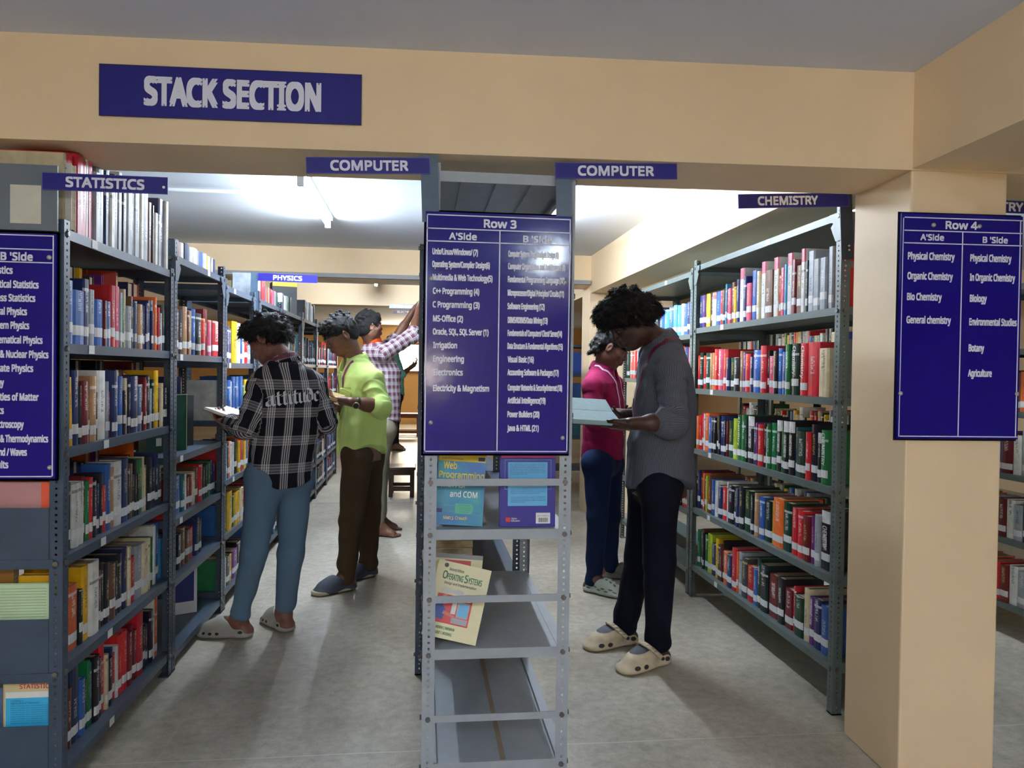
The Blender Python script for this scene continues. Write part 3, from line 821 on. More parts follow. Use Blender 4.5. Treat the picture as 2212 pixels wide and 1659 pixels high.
cover_book('dark navy and black book standing behind the web programming paperback', .142, .225, .03, Mb, [mat('ink_night', (24, 30, 62), .4)], [('band', NAVYM, rect(0, .142, .17, .225, .0004)), ('lettering', WHT, txt([('systems', .09, .135, .04, .008)]))])
Mv = Matrix.Translation((.252, 2.402, zs+.0005)) @ Matrix.Rotation(math.radians(88), 4, 'X')
w, h = .176, .232
cover_book('violet-blue book with a sky-blue text panel and pink top edge', w, h, .03, Mv, [VIO], [
    ('band', PINKM, rect(.002, w, h-.014, h-.0005, .0004)),
    ('text_panel', SKY, rect(.024, .150, .066, .204, .0008)),
    ('panel_border', SKY, lambda b: [b.box(*q, .0004, .0008) for q in ((.014, .015, .118, .212), (.161, .162, .118, .212), (.014, .162, .211, .212), (.014, .024, .118, .119), (.152, .162, .118, .119))]),
    ('lettering', NAVYM, txt([(s, .030, x1, .196-i*.0052, .0034) for i, (s, x1) in enumerate((('This fifth edition of the successful book provides comprehensive', .144), ('coverage of computer organization. It presents', .144), ('principles and covers the essentials of hardware and software', .144), ('systems. The book is written for undergraduate courses in', .144), ('electrical and computer engineering and computer science', .144), ('and may be used by professionals as well.', .142), ('or as a first course in the subject.', .086)))] +
        [(s, .033, x1, y, .0034) for s, x1, y in (('This edition is extended and revised', .10, .132), ('The book features a balanced approach to all aspects of modern', .144, .120), ('computer systems: hardware, input and output, memory and', .144, .1148), ('operations and processors. The focus is on the design of', .144, .1096), ('simple instructions and the design of computers', .126, .1044), ('The book is well known and is intended for', .144, .092), ('fully used around the world. In the design of processors a', .144, .0868), ('comprehensive approach is taken in the book', .144, .0816), ('of important topics.', .078, .0764))], .0013, 0)),
    ('publisher_mark', REDM, rect(.018, .033, .016, .030, .0008)),
    ('lettering', WHT, txt([('Higher', .036, .054, .024, .005), ('Education', .036, .063, .017, .005)])),
    ('barcode_label', WHT, rect(.114, .160, .010, .044, .0008)),
    ('barcode', BLK, lambda b: [b.box(.122+i*.0022, .122+i*.0022+(.0014 if i % 3 else .0007), .014, .028, .001, .0012) for i in range(14)] and put_text(b, 'ISBN 1-25-900527-5', .118, .156, .033, .003, I4, .0012, 0))])
# tilted operating systems book on the shelf below
zs = MIDZ[4]+.001
Mo = Matrix.Translation((.012, 2.408, zs+.038)) @ Matrix.Rotation(math.radians(72), 4, 'X') @ Matrix.Rotation(math.radians(-13.5), 4, 'Z')
w, h = .172, .235
cover_book('worn cream operating systems book with green title leaning on the shelf below', w, h, .038, Mo, [CRM], [
    ('lettering', GRN, txt([('O', .022, .036, .180, .024), ('PERATING', .037, .088, .180, .018), ('S', .093, .104, .180, .024), ('YSTEMS', .105, .150, .180, .018), ('ANDREW S. TANENBAUM', .036, .096, .028, .008), ('ALBERT S. WOODHULL', .036, .092, .012, .008)])),
    ('lettering', BLK, txt([('Second Edition', .038, .086, .208, .008), ('Design and Implementation', .032, .136, .165, .0075)])),
    ('picture', REDM, rect(.020, .134, .046, .134, .0005)),
    ('picture_figure', BLU, lambda b: b.poly([(.021, .06, .0009), (.050, .056, .0009), (.056, .086, .0009), (.040, .104, .0009), (.021, .10, .0009)])),
    ('picture_figure', mat('ink_skin', (214, 130, 110), .5), lambda b: (b.poly([(.046+.013*math.cos(a*.5236), .118+.015*math.sin(a*.5236), .0009) for a in range(12)]), b.poly([(.046, .074, .0011), (.086, .066, .0011), (.088, .073, .0011), (.05, .084, .0011)]))),
    ('picture_machine', mat('ink_grey', (176, 170, 176), .5), lambda b: (b.poly([(.078, .050, .0009), (.130, .05, .0009), (.130, .068, .0009), (.078, .068, .0009)]), b.poly([(.090, .07, .0009), (.128, .07, .0009), (.128, .118, .0009), (.090, .118, .0009)]))),
    ('picture_screen', SKY, lambda b: b.poly([(.094, .076, .0012), (.124, .074, .0012), (.125, .113, .0012), (.095, .114, .0012)])),
    ('picture_panel', WHT, lambda b: b.poly([(.072, .078, .0011), (.087, .078, .0011), (.087, .114, .0011), (.072, .114, .0011)])),
    ('speech_bubble', mat('ink_bubble', (214, 210, 200), .5), lambda b: [b.poly([(cx+rx*math.cos(a*.4488), cy+ry*math.sin(a*.4488), .0013) for a in range(14)]) for cx, cy, rx, ry in ((.045, .146, .018, .009), (.082, .146, .02, .008), (.118, .134, .017, .013))]),
    ('publisher_mark', BLK, lambda b: [b.poly([(.027+r1*math.cos(a*.5236), .222+r1*math.sin(a*.5236), .0009+.0002*k) for a in range(12)]) for k, r1 in enumerate((.007,))])])
Mo2 = Matrix.Translation((.020, 2.466, zs+.012)) @ Matrix.Rotation(math.radians(77), 4, 'X') @ Matrix.Rotation(math.radians(-5), 4, 'Z')
cover_book('grey-topped cream book with a red strip, just behind the operating systems book', .168, .262, .045, Mo2, [CRM], [('band', mat('ink_ash', (150, 150, 150), .6), rect(0, .168, .248, .262, .0004)), ('strip', REDM, rect(.045, .13, .226, .243, .0006))])
zz = zs
for i, (nm, c, hh) in enumerate((('brown', (140, 96, 72), .03), ('maroon', (120, 40, 46), .026), ('dull pink', (196, 150, 150), .03), ('green', (90, 120, 70), .026), ('dark brown', (84, 50, 40), .034), ('brick red', (176, 62, 52), .028), ('cream', (206, 190, 160), .03), ('rust', (170, 86, 60), .028), ('ivory', (216, 206, 184), .024), ('grey', (150, 146, 142), .026), ('coral', (196, 92, 84), .024))):
    zz += hh+.0006
    M_ = Matrix.Translation((.024+.004*(i % 3), 2.60+.006*(i % 4), zz)) @ Matrix.Rotation(math.radians((-1) ** i*3), 4, 'Z')
    o = cover_book('%s book lying flat in the stack behind the operating systems book' % nm, .158-.004*(i % 3), .2, hh, M_, [mat('cover_'+nm.replace(' ', '_'), c, .5)], [])
    o['group'] = 'flat stack on the Row 3 rack'

# face-out and lying books on the rack next to the statistics one
def standing(label, x, y, z, w, h, th, col, rz, lean=0, grp='books of the big green book rack', front=()):
    M_ = Matrix.Translation((x, y, z)) @ Matrix.Rotation(rz, 4, 'Z') @ Matrix.Rotation(math.radians(90-lean), 4, 'X')
    o = cover_book(label, w, h, th, M_, [mat('cover_%d_%d_%d' % col, col, .45)], list(front)); o['group'] = grp
    return o
WL = lambda x, y: ('spine_label', TAGW, rect(x, x+.03, y, y+.036, .0006))
standing('big dark green book standing with its cover towards the aisle', -1.215, 3.60, LB[2]+.001, .225, .265, .05, (24, 74, 60), math.radians(58), 0, front=[WL(.05, .03), WL(.095, .03), ('border', CRM, lambda b: [b.box(*q, .0003, .0006) for q in ((.219, .222, .0, .265), (0, .225, .260, .263))])])
standing('thin black book beside the big green book', -1.20, 3.86, LB[2]+.001, .17, .25, .03, (22, 24, 28), math.radians(66), 0)
standing('large plain blue book in the shade above the big green book', -1.47, 4.04, LB[2]+.001, .26, .34, .04, (26, 52, 110), math.radians(12), 0)
standing('dull red book in the shade behind the big green book', -1.44, 3.7, LB[2]+.001, .16, .34, .05, (96, 30, 26), math.radians(15), 0)
standing('white book showing a navy back cover on the nearly empty lowest shelf', -1.25, 3.98, LB[5]+.001, .15, .235, .03, (206, 206, 206), math.radians(28), 0, front=[('text_panel', NAVYM, rect(.018, .135, .06, .225, .0006))])
for i in range(5):
    o = cover_book('%s book lying in the low pile deep on the fifth shelf, %s from the bottom' % (('cream', 'blue', 'grey', 'white', 'tan')[i], ORD[i]), .2, .16, .024, Matrix.Translation((-1.40, 3.98+.006*i, LB[4]+.0265+.0262*i)), [mat('cover_flat_%d' % i, ((200, 190, 165), (44, 70, 130), (140, 140, 140), (214, 212, 205), (170, 140, 105))[i], .5)], [])
    o['group'] = 'low pile beside the leaning books'
# a tall folder seen over the second shelf of the statistics rack
standing('orange-red folder with pale stripes rising behind the second shelf books', -1.44, 3.0, LA[1]+.001, .30, .29, .045, (200, 56, 36), math.radians(12), 0, 'books on the second shelf of the statistics rack', [('strip', YEL, lambda b: [b.box(.06+i*.07, .065+i*.07, 0, .29, .0002, .0006) for i in range(3)])])
standing('big black and yellow box file standing on top of the rack after the PHYSICS one', -1.24, 6.62, LD[0]+.001, .20, .27, .16, (30, 32, 36), math.radians(18), 0, 'things on top of the physics row', [('band', YEL, rect(0, .2, .235, .27, .0006))])
standing('cream book with a blue line on its cover sticking up above the end panel', -1.185, 2.462, LA[0]+.001, .135, .2, .03, (216, 212, 200), 0, 0, 'books on the top shelf of the statistics rack', [('lettering', mat('ink_petrol', (40, 130, 150), .5), lambda b: b.box(.01, .12, .183, .187, .0004, .0007))])
# what the closed end of the statistics rack lets see
E_ = 2.44
standing('pink paper file with an orange strip behind the end of the statistics rack', -1.36, E_, LA[3]+.001, .265, .224, .02, (196, 140, 140), 0, 0, 'things at the end of the statistics rack', [('strip', mat('ink_orange', (240, 96, 60), .5), rect(.238, .265, 0, .224, .0008))])
standing('tall yellow book peeking over the green sheet', -1.205, E_+.045, LA[4]+.001, .115, .262, .03, (236, 176, 24), 0, 0, 'things at the end of the statistics rack')
standing('brown and mustard book behind the green sheet', -1.34, E_+.045, LA[4]+.001, .12, .285, .03, (150, 104, 40), 0, 0, 'things at the end of the statistics rack')
standing('pale green printed sheet pad at the end of the statistics rack', -1.36, E_-.004, LA[4]+.001, .272, .25, .012, (196, 220, 176), math.radians(0), 0, 'things at the end of the statistics rack', [('lettering', mat('ink_sheet', (130, 160, 116), .6), lambda b: [b.box(.01, .255, .142+i*.0085, .1432+i*.0085, .0003, .0006) for i in range(12)])])
standing('worn cream and bright cyan statistics book at the end of the lowest shelf', -1.225, E_, LA[5]+.001, .14, .272, .05, (214, 196, 150), 0, 0, 'things at the end of the statistics rack', [
    ('text_panel', mat('ink_cyan', (60, 184, 232), .4), rect(.006, .14, 0, .222, .0006)), ('band', WHT, rect(.006, .14, .222, .240, .0006)),
    ('lettering', REDM, txt([('STATISTICS', .045, .137, .250, .013)])), ('lettering', NAVYM, txt([('A Handbook of', .02, .055, .212, .004), ('Agricultural Statistics', .02, .1, .204, .006)] + [('statistical methods used in agriculture and in research', .02, .135, .197-i*.0065, .003) for i in range(9)], .0012, .0))])
standing('red box file with a grey band at the pillar end of the chemistry rack', 1.645, 2.846, RA[1]+.001, .27, .25, .05, (206, 30, 36), 0, 0, 'things at the pillar end of the chemistry rack', [('band', mat('ink_band', (130, 120, 116), .5), rect(0, .27, .155, .182, .0006))])
standing('grey folder standing at the pillar end of the chemistry rack', 1.645, 2.846, RA[2]+.001, .24, .26, .04, (110, 120, 126), 0, 0, 'things at the pillar end of the chemistry rack', [('band', BLU, rect(0, .24, .23, .26, .0006))])
# ------------------------------------------------------------------ signs
def vinyl(name, c, rough=.11):
    m, t, b = new_mat(name)
    b.inputs['Base Color'].default_value = (*lin(c), 1)
    b.inputs['Roughness'].default_value = rough
    b.inputs['Specular IOR Level'].default_value = .3
    tc = nn(t, 'ShaderNodeTexCoord')
    nz = nn(t, 'ShaderNodeTexNoise', i_Scale=7., i_Detail=3.); t.links.new(tc.outputs['Object'], nz.inputs['Vector'])
    bp = nn(t, 'ShaderNodeBump', i_Strength=.06, i_Distance=.01); t.links.new(nz.outputs['Fac'], bp.inputs['Height'])
    t.links.new(bp.outputs['Normal'], b.inputs['Normal'])
    return m
SIGNB = vinyl('sign_blue', (26, 16, 122))
SIGNP = vinyl('sign_flat_blue', (38, 34, 122), .45)
LETT = mat('sign_letter', (226, 226, 240), .4, var=0)
def border(b, x0, x1, y0, y1, w, z):
    b.box(x0, x1, y0, y0+w, 0, z); b.box(x0, x1, y1-w, y1, 0, z)
    b.box(x0, x0+w, y0+w, y1-w, 0, z); b.box(x1-w, x1, y0+w, y1-w, 0, z)
def board(label, M, w, h, edge_mat, texts, lines, screws, side='sign', bev=.008):
    r = empty('direction_board', (0, 0, 0), label, 'sign', 'row direction boards')
    r.matrix_world = M
    b = MB(); b.box(0, w, 0, h, -.012, 0)
    o = b.build('panel', SIGNB, r)
    b = MB(); border(b, -.005, w+.005, -.007, h+.007, .009, 0)
    b.v = [(x, y, z-.014 if z <= 0 else z) for x, y, z in b.v]
    o = b.build('edging', edge_mat, r)
    b = MB()
    for q in lines: b.box(*q, .0002, .0012)
    b.build('ruling', LETT, r)
    b = MB()
    for (s, x0, x1, yb, cap) in texts: put_text(b, s, x0, x1, yb, cap, Matrix(), .0012, .042)
    b.build('lettering', LETT, r)
    for (x, y) in screws:
        b = MB(); b.cyl((x, y, 0), (x, y, .004), .0065, 12); b.cyl((x, y, .004), (x, y, .006), .004, 10, .003)
        b.build('screw', mat('screw_zinc', (205, 200, 190), .35, metal=.5), r, True)
    return r
# Row 3
k = .448/314
def r3(x): return (x-917)*k
def r3y(y): return (980-y)*.735/518
tx = [('Row 3', r3(1041), r3(1110), r3y(492), .023), ("A'Side", r3(967), r3(1025), r3y(520), .019), ("B 'Side", r3(1126), r3(1188), r3y(521), .019)]
for (s, a, c, y) in (('Unix/Linux/Windows/ (7)', 932, 1028, 547), ('Operating System/Complier Design(6)', 932, 1054, 574), ('Multimedia & Web Technology(5)', 933, 1060, 602), ('C++ Programming (4)', 934, 1032, 631), ('C Programming (3)', 934, 1033, 660),
                     ('MS-Office (2)', 935, 998, 690), ('Oracle, SQL, SQL Server (1)', 935, 1053, 718), ('Irrigation', 936, 986, 747), ('Engineering', 936, 1001, 776), ('Electronics', 937, 999, 805), ('Electricity & Magnetism', 937, 1056, 839),
                     ('Computer Systems Prog./Analysis Design (9)', 1094, 1203, 547), ('Computer Organization and Architecture (8)', 1094, 1218, 574), ('Fundamental Programming Language (10)', 1094, 1217, 602), ('Microprocessor/Digital Principles/ Circuits (11)', 1094, 1216, 631),
                     ('Software Engineering (12)', 1094, 1174, 660), ('DBMS/RDBMS/Data Mining (13)', 1095, 1181, 690), ('Fundamentals of Computers/ Client/ Server(14)', 1095, 1213, 718), ('Data Structure & Fundamental Algorithms (15)', 1095, 1215, 746), ('Visual Basic (16)', 1096, 1152, 775),
                     ('Accounting Software & Packages (17)', 1096, 1207, 803), ('Computer Networks & Security/Internet (18)', 1097, 1215, 836), ('Artificial Intelligence(19)', 1097, 1179, 864), ('Power Builders (20)', 1097, 1166, 894), ('Java & HTML (21)', 1097, 1165, 924)):
    tx.append((s, r3(a), r3(c), r3y(y+6), .0172))
lw = .0032
ln = [(r3(919), r3(1229), r3y(470), r3y(470)+lw), (r3(919), r3(1229), r3y(976), r3y(976)+lw), (r3(919), r3(919)+lw, r3y(976), r3y(468)), (r3(1229)-lw, r3(1229), r3y(976), r3y(468)),
      (r3(919), r3(1229), r3y(499), r3y(499)+lw), (r3(919), r3(1229), r3y(526), r3y(526)+lw), (r3(1074), r3(1074)+lw, r3y(976), r3y(498))]
board('blue Row 3 board listing computer subjects on the A and B sides', frame_M((.0085, 2.350, 1.066), (1, .0, 0)), .448, .735, mat('edge_maroon', (92, 28, 40), .4), tx, ln, [(.018, r3y(605)), (r3(1218), r3y(605)), (.022, r3y(913)), (r3(1218), r3y(945))])
# Row 4, on the pillar
k4 = .40/260
def r4(x): return (x-1950)*k4
def r4y(y): return (948-y)*.715/488
tx = [('Row 4', r4(2045), r4(2113), r4y(491), .023), ("A'Side", r4(1991), r4(2041), r4y(517), .018), ("B 'Side", r4(2126), r4(2180), r4y(519), .018)]
for (s, a, c, y) in (('Physical Chemistry', 1965, 2065, 552), ('Organic Chemistry', 1965, 2062, 595), ('Bio Chemistry', 1965, 2039, 640), ('General chemistry', 1965, 2060, 690), ('Physical Chemistry', 2100, 2189, 553), ('In Organic Chemistry', 2100, 2198, 595), ('Biology', 2101, 2137, 641), ('Environmental Studies', 2101, 2204, 692), ('Botany', 2101, 2134, 749), ('Agriculture', 2101, 2152, 804)):
    tx.append((s, r4(a), r4(c), r4y(y+7), .021))
ln = [(r4(1956), r4(2212), r4y(470), r4y(470)+lw), (r4(1956), r4(2212), r4y(944), r4y(944)+lw), (r4(1956), r4(2212), r4y(498), r4y(498)+lw), (r4(1956), r4(2212), r4y(525), r4y(525)+lw), (r4(2081), r4(2081)+lw, r4y(944), r4y(498)), (r4(2207), r4(2207)+lw, r4y(944), r4y(470)), (r4(1953), r4(1953)+lw*.7, r4y(944), r4y(470))]
cb, sb = math.cos(BR), math.sin(BR)
board('blue Row 4 board listing chemistry subjects, fixed to the cream pillar', frame_M((1.506, 2.285, 1.124), (cb, sb, 0)), .405, .715, mat('edge_black', (28, 26, 40), .35), tx, ln, [(.105, r4y(484)), (.258, r4y(484)), (.008, r4y(850)), (.398, r4y(848))])
# B side board on the statistics rack (its A side runs out of the frame)
k2, x2 = .001263, -1.2145
def r2(x): return x2 + x*k2 + 1.515
def r2y(y): return (1035-y)*.716/530
tx = [("B 'Side", r2(2), r2(70), r2y(564), .0215)]
for (s, e, y) in (('Statistics', 27, 586), ('Mathematical Statistics', 83, 616), ('Business Statistics', 76, 645), ('General Physics', 58, 674), ('Modern Physics', 63, 704), ('Mathematical Physics', 92, 735), ('Atomic & Nuclear Physics', 105, 766), ('Solid State Physics', 72, 796), ('Energy', 9, 827), ('Properties of Matter', 84, 858), ('Optics', 9, 887), ('Spectroscopy', 52, 917), ('Heat & Thermodynamics', 105, 948), ('Sound / Waves', 59, 977), ('Circuits', 19, 1004)):
    tx.append((s, max(.2, r2(e-len(s)*6.2)), r2(e), r2y(y+7), .0195))
xe = r2(116)
ln = [(.01, xe, r2y(511), r2y(511)+lw), (.01, xe, r2y(1031), r2y(1031)+lw), (.01, xe, r2y(541), r2y(541)+lw), (.01, xe, r2y(569), r2y(569)+lw), (xe-lw, xe, r2y(1031), r2y(511)), (.19, .19+lw, r2y(1031), r2y(541))]
board('blue board with a B Side column of physics subjects on the statistics rack end', frame_M((-1.515, 2.392, .986), (1, 0, 0)), .452, .716, mat('edge_green', (24, 74, 60), .4), tx, ln, [(xe-.012, r2y(556)), (xe-.008, r2y(1010))])
# strips with one word
def word_sign(word, label, M, w, h, x0, x1, cap, brackets=(), tilt=0, extra=(), face=None, ink=None):
    r = empty('subject_sign', (0, 0, 0), label, 'sign', 'subject strips on the racks')
    r.matrix_world = M
    b = MB(); b.box(0, w, 0, h, -.004, 0); b.build('strip', face or SIGNP, r)
    b = MB(); put_text(b, word, x0, x1, (h-cap)/2, cap, Matrix(), .0008, .045); b.build('lettering', ink or LETT, r)
    b = MB(); border(b, 0, w, 0, h, .0016, .0006); b.build('border', mat('sign_rim', (80, 78, 160), .4), r)
    for nm, m_, q in brackets:
        b = MB(); b.box(*q); b.build(nm, m_, r)
    for (x, y) in extra:
        b = MB(); b.cyl((x, y, 0), (x, y, .003), .004, 10); b.build('screw', mat('screw_zinc', (205, 200, 190), .35, metal=.5), r)
    return r
PLATE = mat('plate_slate', (72, 92, 112), .4, var=.1, scale=20.)
# COMPUTER, both sides of the row 3 rack; each strip hangs on an upright plate
word_sign('COMPUTER', 'COMPUTER sign on the aisle side with the plaid and lime shirts', frame_M((-.346, 2.352, 1.899), (1, .0, .040), (0, 0, 1)), .366, .049, .072, .300, .0275, [('upright_plate', PLATE, (.338, .390, -.143, .058, -.009, -.0045))])
word_sign('COMPUTER', 'COMPUTER sign on the aisle side with the striped shirt', frame_M((.404, 2.352, 1.917), (1, .0, .036), (0, 0, 1)), .388, .049, .072, .312, .0275, [('upright_plate', PLATE, (.0015, .0515, -.182, .0, -.009, -.0045))])
word_sign('STATISTICS', 'STATISTICS sign at the head of the slate rack with the taped notes', frame_M((-1.098, 2.384, 1.828), (1, 0, 0), (0, 0, 1)), .349, .050, .066, .282, .027, [('upright_plate', mat('plate_grey', (104, 112, 120), .5), (-.40, .040, -.118, .072, -.012, -.0045)), ('tape_note', mat('note_paper', (206, 202, 184), .6), (-.088, -.004, -.099, .012, -.0045, -.0038)), ('tape_note', mat('note_paper', (206, 202, 184), .6), (-.30, -.14, -.099, .02, -.0045, -.0038))], extra=[(.338, .02)])
word_sign('CHEMISTRY', 'CHEMISTRY sign on the dark rack beside the cream pillar', frame_M((1.178, 2.786, 1.945), (1, 0, .055), (0, 0, 1)), .442, .053, .078, .315, .030, [('upright_plate', mat('plate_dark', (40, 48, 62), .45), (.408, .458, -.200, .050, -.009, -.0045))], extra=[(.436, -.15), (.436, -.166)])
word_sign('PHYSICS', 'PHYSICS sign on the far rack over the plaid shirt', frame_M((-1.045, 5.09, 1.877), (1, 0, -.015), (0, 0, 1)), .372, .050, .096, .275, .028, [('upright_plate', PLATE, (-.045, .0, -.30, .052, -.009, -.0045))])
word_sign('CHEMISTRY', 'sign past the pillar, showing only its last letters', frame_M((1.93, 2.85, 1.985), (1, 0, 0), (0, 0, 1)), .56, .050, .17, .47, .032, [('top_rail', GREY, (0, .6, .05, .085, -.03, -.004)), ('upright_plate', PLATE, (.54, .60, -.20, .05, -.009, -.0045))])
word_sign('ENGINEERING', 'small far ENGINEERING sign over the raised hands', frame_M((-.376, 9.0, 2.03), (1, 0, 0), (0, 0, 1)), .36, .045, .05, .34, .028, [('upright_plate', PLATE, (.34, .40, -.3, .045, -.009, -.0045))], face=mat('strip_grey', (120, 138, 158), .25))
word_sign('ELECTRONICS', 'small far ELECTRONICS sign below the ENGINEERING one', frame_M((-.33, 9.0, 1.968), (1, 0, 0), (0, 0, 1)), .31, .040, .05, .30, .022, [('upright_plate', PLATE, (.30, .36, -.3, .04, -.009, -.0045))], face=mat('strip_brown', (58, 48, 44), .5), ink=mat('ink_dim', (150, 138, 124), .5))
# STACK SECTION on the beam
n4 = Vector((-math.sin(.0435), -math.cos(.0435), 0))
r = empty('section_sign', (0, 0, 0), 'large blue STACK SECTION sign on the cream beam', 'sign')
r.matrix_world = frame_M(Vector((-.949, 2.409, 2.056)) + n4*.006, (cb, sb, 0))
b = MB(); b.box(0, .761, 0, .150, -.005, 0); b.build('panel', SIGNP, r)
b = MB(); put_text(b, 'STACK SECTION', .131, .638, .0395, .075, Matrix(), .001, .05); b.build('lettering', LETT, r)
b = MB(); border(b, -.001, .762, -.001, .151, .0018, .0006); b.build('border', mat('sign_edge_dark', (40, 34, 60), .5), r)
# ------------------------------------------------------------------ people: bodies and clothes grown from distance fields
class Field:
    def __init__(s, lo, hi, h):
        s.lo = np.array(lo, np.float32); s.h = h
        s.n = np.ceil((np.array(hi)-np.array(lo))/h).astype(int)+1
        s.d = np.full(s.n, .06, np.float32)
        s.ax = [s.lo[i]+h*np.arange(s.n[i], dtype=np.float32) for i in range(3)]
    def sub(s, lo, hi, pad):
        a = np.maximum(0, np.floor((np.array(lo)-pad-s.lo)/s.h).astype(int))
        b = np.minimum(s.n, np.ceil((np.array(hi)+pad-s.lo)/s.h).astype(int)+1)
        if (b <= a).any(): return None
        sl = tuple(slice(a[i], b[i]) for i in range(3))
        return sl, s.ax[0][sl[0]][:, None, None], s.ax[1][sl[1]][None, :, None], s.ax[2][sl[2]][None, None, :]
    def put(s, q, d, k, op):
        sl = q[0]; o = s.d[sl]
        if op == 'add':
            if k > 0:
                e = np.maximum(k-np.abs(o-d), 0)/k
                s.d[sl] = np.minimum(o, d) - e*e*k*.25
            else: s.d[sl] = np.minimum(o, d)
        else:
            d = -d
            if k > 0:
                e = np.maximum(k-np.abs(o-d), 0)/k
                s.d[sl] = np.maximum(o, d) + e*e*k*.25
            else: s.d[sl] = np.maximum(o, d)
    def cone(s, a, b, ra, rb, k=.02, op='add', wide=None, flat=1.):
        """tapered limb from a to b; with wide (unit vector) the section is squeezed by flat across the other direction"""
        a = np.array(a, np.float32); b = np.array(b, np.float32)
        R = max(ra, rb)
        q = s.sub(np.minimum(a, b)-R, np.maximum(a, b)+R, k+.03)
        if q is None: return
        X, Y, Z = q[1]-a[0], q[2]-a[1], q[3]-a[2]
        v = b-a; L2 = float(v@v)+1e-12
        t = np.clip((X*v[0]+Y*v[1]+Z*v[2])/L2, 0, 1)
        dx, dy, dz = X-t*v[0], Y-t*v[1], Z-t*v[2]
        r2 = dx*dx+dy*dy+dz*dz
        if wide is not None:
            w = np.array(wide, np.float32); ax = v/math.sqrt(L2)
            w = w-ax*(w@ax); w /= np.linalg.norm(w); f = np.cross(ax, w)
            cf = dx*f[0]+dy*f[1]+dz*f[2]
            r2 = r2+cf*cf*(1/flat**2-1)
            d = np.sqrt(r2)-(ra+(rb-ra)*t)
            d = d*(flat+(1-flat)*.4)
        else:
            d = np.sqrt(r2)-(ra+(rb-ra)*t)
        s.put(q, d.astype(np.float32), k, op)
    def ell(s, c, r, M=None, k=.02, op='add'):
        """ellipsoid; M rows are its axes"""
        c = np.array(c, np.float32); r = np.array(r, np.float32)
        M = np.eye(3, dtype=np.float32) if M is None else np.array(M, np.float32)
        ext = np.sqrt(((M*r[:, None])**2).sum(0))
        q = s.sub(c-ext, c+ext, k+.025)
        if q is None: return
        X, Y, Z = q[1]-c[0], q[2]-c[1], q[3]-c[2]
        u = [(X*M[i, 0]+Y*M[i, 1]+Z*M[i, 2])/r[i] for i in range(3)]
        k0 = np.sqrt(u[0]**2+u[1]**2+u[2]**2)
        k1 = np.sqrt((u[0]/r[0])**2+(u[1]/r[1])**2+(u[2]/r[2])**2)
        d = k0*(k0-1)/np.maximum(k1, 1e-6)
        s.put(q, d.astype(np.float32), k, op)
    def stack(s, secs, k=.02, op='add', p=2.4):
        """body column: list of (z, cx, cy, side, front, angle) with z rising"""
        S = np.array(secs, np.float32)
        R = S[:, 3:5].max()
        q = s.sub((S[:, 1].min()-R, S[:, 2].min()-R, S[0, 0]), (S[:, 1].max()+R, S[:, 2].max()+R, S[-1, 0]), k+.03)
        if q is None: return
        z = q[3].ravel()
        # smooth interpolation along the height
        it = [np.interp(z, S[:, 0], S[:, i])[None, None, :] for i in range(6)]
        X, Y = q[1]-it[1], q[2]-it[2]
        c, sn = np.cos(it[5]), np.sin(it[5])
        u = np.abs((X*c+Y*sn)/it[3]); w = np.abs((-X*sn+Y*c)/it[4])
        rr = (u**p+w**p)**(1/p)
        d = (rr-1)*np.minimum(it[3], it[4])
        d = np.maximum(d, np.maximum(S[0, 0]-q[3], q[3]-S[-1, 0]))
        s.put(q, d.astype(np.float32), k, op)
    def cut(s, fn):
        """keep where fn(X,Y,Z) <= 0"""
        X, Y, Z = s.ax[0][:, None, None], s.ax[1][None, :, None], s.ax[2][None, None, :]
        s.d = np.maximum(s.d, fn(X, Y, Z).astype(np.float32))
    def mesh(s):
        D = s.d
        D[0] = D[-1] = .05; D[:, 0] = D[:, -1] = .05; D[:, :, 0] = D[:, :, -1] = .05
        I = (D < 0)
        c = np.zeros(tuple(s.n-1), np.int8)
        for i in (0, 1):
            for j in (0, 1):
                for l in (0, 1):
                    c += I[i:s.n[0]-1+i, j:s.n[1]-1+j, l:s.n[2]-1+l]
        act = np.argwhere((c > 0) & (c < 8))
        vid = np.full(tuple(s.n-1), -1, np.int32)
        vid[act[:, 0], act[:, 1], act[:, 2]] = np.arange(len(act))
        off = [(i, j, l) for i in (0, 1) for j in (0, 1) for l in (0, 1)]
        V = {o: D[act[:, 0]+o[0], act[:, 1]+o[1], act[:, 2]+o[2]] for o in off}
        pos = np.zeros((len(act), 3), np.float32); cnt = np.zeros(len(act), np.float32)
        for o in off:
            for axn in range(3):
                if o[axn] == 0:
                    p = list(o); p[axn] = 1; p = tuple(p)
                    a, b = V[o], V[p]
                    m = (a < 0) != (b < 0)
                    t = np.where(m, a/np.where(m, a-b, 1), 0)
                    e = np.array(o, np.float32)[None, :].repeat(len(act), 0)
                    e[:, axn] = t
                    pos += e*m[:, None]; cnt += m
        pos = pos/np.maximum(cnt, 1)[:, None]
        P = s.lo+(act+pos)*s.h
        g = np.stack([sum((1 if o[ax] else -1)*V[o] for o in off) for ax in range(3)], 1)
        N = g/np.maximum(np.linalg.norm(g, axis=1), 1e-9)[:, None]
        faces = []
